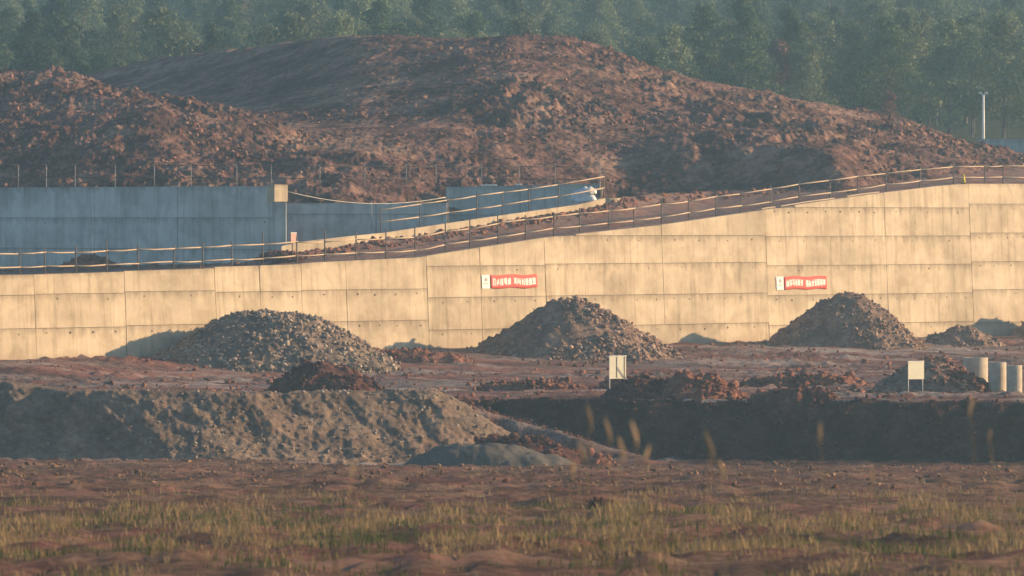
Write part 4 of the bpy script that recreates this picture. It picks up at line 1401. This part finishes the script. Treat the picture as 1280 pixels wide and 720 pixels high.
random.seed(400)
ROWS = [596, 612, 632, 655, 682, 712, 745, 780, 818, 858, 900, 945, 990]
count = 0
for i, D in enumerate(ROWS):
    half = 640 * D / F * 1.08
    step = 5.6 + 0.0032 * (D - 600)
    x = -half + random.uniform(0, step)
    while x < half:
        xx_ = x + random.uniform(-1.6, 1.6); dd = D + random.uniform(-9, 9)
        pxx = xx_ * F / dd + 640
        # the hillside's shade at upper right is put in as darker trees
        dark = (pxx > 900 and D > 740) or (pxx < 130 and D < 700)
        kd_ = 'b' if random.random() < (0.93 if dark else 0.22) else 'a'
        if D < 690 and pxx > 330 and pxx < 760 and False:
            x += step; continue
        reg = ['above the left red heap', 'above the dark flank of the big heap', 'above the crest of the big heap', 'above the right slope of the big heap', 'near the lamp post'][int(np.searchsorted([200, 480, 740, 1050], pxx))]
        dep = 'low in the wood' if D < 660 else ('halfway up the wood' if D < 800 else 'far up the wooded hillside')
        tone = {'a': 'pale green tree ', 'b': 'dark green tree '}[kd_]
        plant(kd_, xx_, dd, random.uniform(0.72, 1.12) * (1.12 if D > 800 else 0.95), tone + dep + ' ' + reg, 'trees ' + dep + ' ' + reg)
        count += 1
        x += step
DEAD = [(975, 612, 0.9, 'reddish brown dead tree left of the other dead trees above the red slope'), (1104, 608, 0.85, 'reddish brown dead tree in the wood left of the lamp post'),
        (1113, 596, 0.5, 'low reddish brown dead tree at the rim of the red slope'), (300, 800, 0.9, 'brown tree top at upper left of the wood'), (690, 790, 0.8, 'faint brown tree in the middle of the wood'),
        (1165, 690, 0.8, 'thin brownish tree above the lamp post')]
for q, D, sc, lab in DEAD:
    plant('c', (q - 640) * D / F, D, sc, lab, 'dead trees in the wood')

# ------------------------------------------------------------------ grass in front
def blades(name, n, Y0, Y1, lo, hi, mat, label, thr, seed, spread=1.0, half=22, wid=0.012):
    r = np.random.default_rng(seed)
    k = n * 3
    y = r.uniform(Y0, Y1, k)
    x = r.uniform(-1, 1, k) * (y * 0.086 + 2)
    den = fbm(x, y * 0.35, 0.35, 3, 0.6, seed)
    ok = den > thr
    x, y, den = x[ok][:n], y[ok][:n], den[ok][:n]
    n = len(x)
    z = ground_z(x, y)
    h = (lo + (hi - lo) * r.random(n) ** 1.6) * np.clip(0.6 + (den - thr) * 0.8, 0.5, 1.5)
    a = r.uniform(0, 2 * np.pi, n); ln = r.uniform(0.08, 0.5, n) * spread
    dx, dy = np.cos(a), np.sin(a)
    w = wid * r.uniform(0.7, 1.5, n)
    p0 = np.stack([x, y, z - 0.03], -1)
    p1 = p0 + np.stack([dx * ln * h * 0.35, dy * ln * h * 0.35, h * 0.6], -1)
    p2 = p0 + np.stack([dx * ln * h, dy * ln * h, h], -1)
    sd = np.stack([np.cos(a + 1.57 + r.uniform(-.8, .8, n)), np.sin(a + 1.57) * 0.6, np.zeros(n)], -1) * w[:, None]
    V = np.stack([p0 - sd, p0 + sd, p1 + sd * 0.8, p1 - sd * 0.8, p2 + sd * 0.1, p2 - sd * 0.1], 1).reshape(-1, 3)
    b = (np.arange(n) * 6)[:, None]
    Fq = np.concatenate([b + np.array([[0, 1, 2, 3]]), b + np.array([[3, 2, 4, 5]])])
    o = new_obj(name, V, Fq, mat)
    tag(o, label, 'grass', kind='stuff')
    return o


blades('dry_grass', 22000, 95, 200, 0.06, 0.34, M['grass_dry'], 'short dry tan grass over the near ground', 0.22, 501, wid=0.014)
blades('green_grass', 12000, 100, 185, 0.08, 0.34, M['grass_green'], 'patchy green grass over the near ground', 0.36, 511, wid=0.014)
blades('thin_grass', 9000, 190, 300, 0.06, 0.22, M['grass_dry'], 'thin dry grass on the bare ground before the pit', 0.2, 521, wid=0.014)

blades('dry_grass', 15000, 132, 170, 0.1, 0.42, M['grass_dry'], 'taller golden dry grass along the bottom of the view', 0.16, 531, wid=0.013)
blades('green_grass', 8000, 130, 172, 0.1, 0.36, M['grass_green'], 'patches of yellow-green grass among the golden grass', 0.25, 541, wid=0.013)

PL = [(737, 525, 34), (760, 541, 30), (793, 545, 30), (727, 568, 24), (777, 566, 32), (808, 573, 22), (887, 560, 36), (1025, 545, 26), (1237, 548, 16), (1214, 512, 26), (716, 590, 20), (902, 588, 18), (440, 592, 22), (1090, 600, 22)]
words = ['tallest blurred reed plume left of the group at centre', 'reed plume second from left in the centre group', 'reed plume right of the centre, against the dark pit', 'low reed plume at the left foot of the centre group',
         'straight reed plume in the middle of the centre group', 'short reed plume at the right of the centre group', 'bright single reed plume right of the centre group', 'slanting faint reed plume before the dark pit face',
         'round reed head near the right edge', 'faint tall reed plume near the concrete pipes', 'low reed plume below the silt mound', 'short reed plume below the bright single one', 'lone reed plume in front of the spoil bank', 'low reed plume before the dark pit at right']
random.seed(77)
for (q, yv, hp), lab in zip(PL, words):
    D = random.uniform(52, 62)
    hx = (q - 640) * D / F; hz_ = CAMZ - (yv - HOR) * D / F
    bx_ = hx + random.uniform(-0.25, 0.25)
    zb_ = gz1(bx_, D)
    root = empty('reed', (bx_, D, zb_)); tag(root, lab, 'reed', 'tall reeds near the camera')
    top = Vector((hx - bx_, 0, hz_ - zb_))
    tube('stem', [(0, 0, -0.05), (top.x * 0.35, 0.02, top.z * 0.55), tuple(top)], [0.006, 0.005, 0.003], M['grass_dry'], root, 5)
    L = hp * D / F * 0.95; tilt_ = random.uniform(-0.4, 0.4)
    r = np.random.default_rng(int(q))
    n = 420
    t = r.random(n)
    prof = np.sin(np.pi * np.clip(t * 0.9 + 0.08, 0, 1)) * 0.02
    a = r.uniform(0, 2 * np.pi, n)
    cx_ = top.x + (t - 0.5) * L * tilt_; cz_ = top.z - L / 2 + t * L
    base = np.stack([cx_ + 0 * t, 0 * t, cz_], -1)
    tip = base + np.stack([np.cos(a) * prof, np.sin(a) * prof, 0.045 + 0 * t], -1)
    sd = np.stack([np.sin(a), -np.cos(a), 0 * a], -1) * 0.005
    V = np.stack([base - sd, base + sd, tip], 1).reshape(-1, 3)
    new_obj('plume', V, np.arange(n * 3).reshape(-1, 3), M['plume'], root)
    for k in range(3):
        zz = top.z * (0.25 + 0.2 * k); an = random.uniform(0, 6.28)
        c, s = math.cos(an), math.sin(an)
        pts_ = [Vector((top.x * 0.3, 0, zz)), Vector((top.x * 0.3 + c * 0.12, s * 0.12, zz + 0.22)), Vector((top.x * 0.3 + c * 0.34, s * 0.34, zz + 0.16))]
        v = []
        for p, w in zip(pts_, (0.008, 0.007, 0.001)):
            v += [p + Vector((-s * w, c * w, 0)), p - Vector((-s * w, c * w, 0))]
        new_obj('leaf', v, [(0, 1, 3, 2), (2, 3, 5, 4)], M['grass_green'], root)

# dry tuft on the near ground
tx, ty = (752 - 640) * 172 / F, 172.0
tuft = heap('soil_heap', 'small dark clump of earth and dead grass at the bottom centre', 752, 172, [(0, 0.42), (0.3, 0.3), (0.7, 0)], [(0, 0.42), (0.3, 0.3), (0.75, 0)], M['dark_soil'], M['dark_soil'], 40, (0.03, 0.1), seed=601, rough=0.08, res=0.06, cat='clump')

# ------------------------------------------------------------------ haze
hx0, hx1, hy0, hy1, hz0, hz1 = -3100, 3100, -3100, 3100, -7.0, 75.0
haze = box('haze', hx0, hx1, hy0, hy1, hz0, hz1, None)
hm = bpy.data.materials.new('haze'); hm.use_nodes = True
nt = hm.node_tree
nt.nodes.remove(nt.nodes['Principled BSDF'])
pv = nt.nodes.new('ShaderNodeVolumePrincipled')
pv.inputs['Color'].default_value = (0.6, 0.88, 1.0, 1)
pv.inputs['Density'].default_value = 0.00043
pv.inputs['Anisotropy'].default_value = 0.7
nt.links.new(pv.outputs[0], nt.nodes['Material Output'].inputs['Volume'])
haze.data.materials.append(hm)
tag(haze, 'pale blue haze in the air over the whole site', 'haze', kind='stuff')
print('trees', count, 'tris', sum(len(o.data.polygons) for o in bpy.data.objects if o.type == 'MESH'))
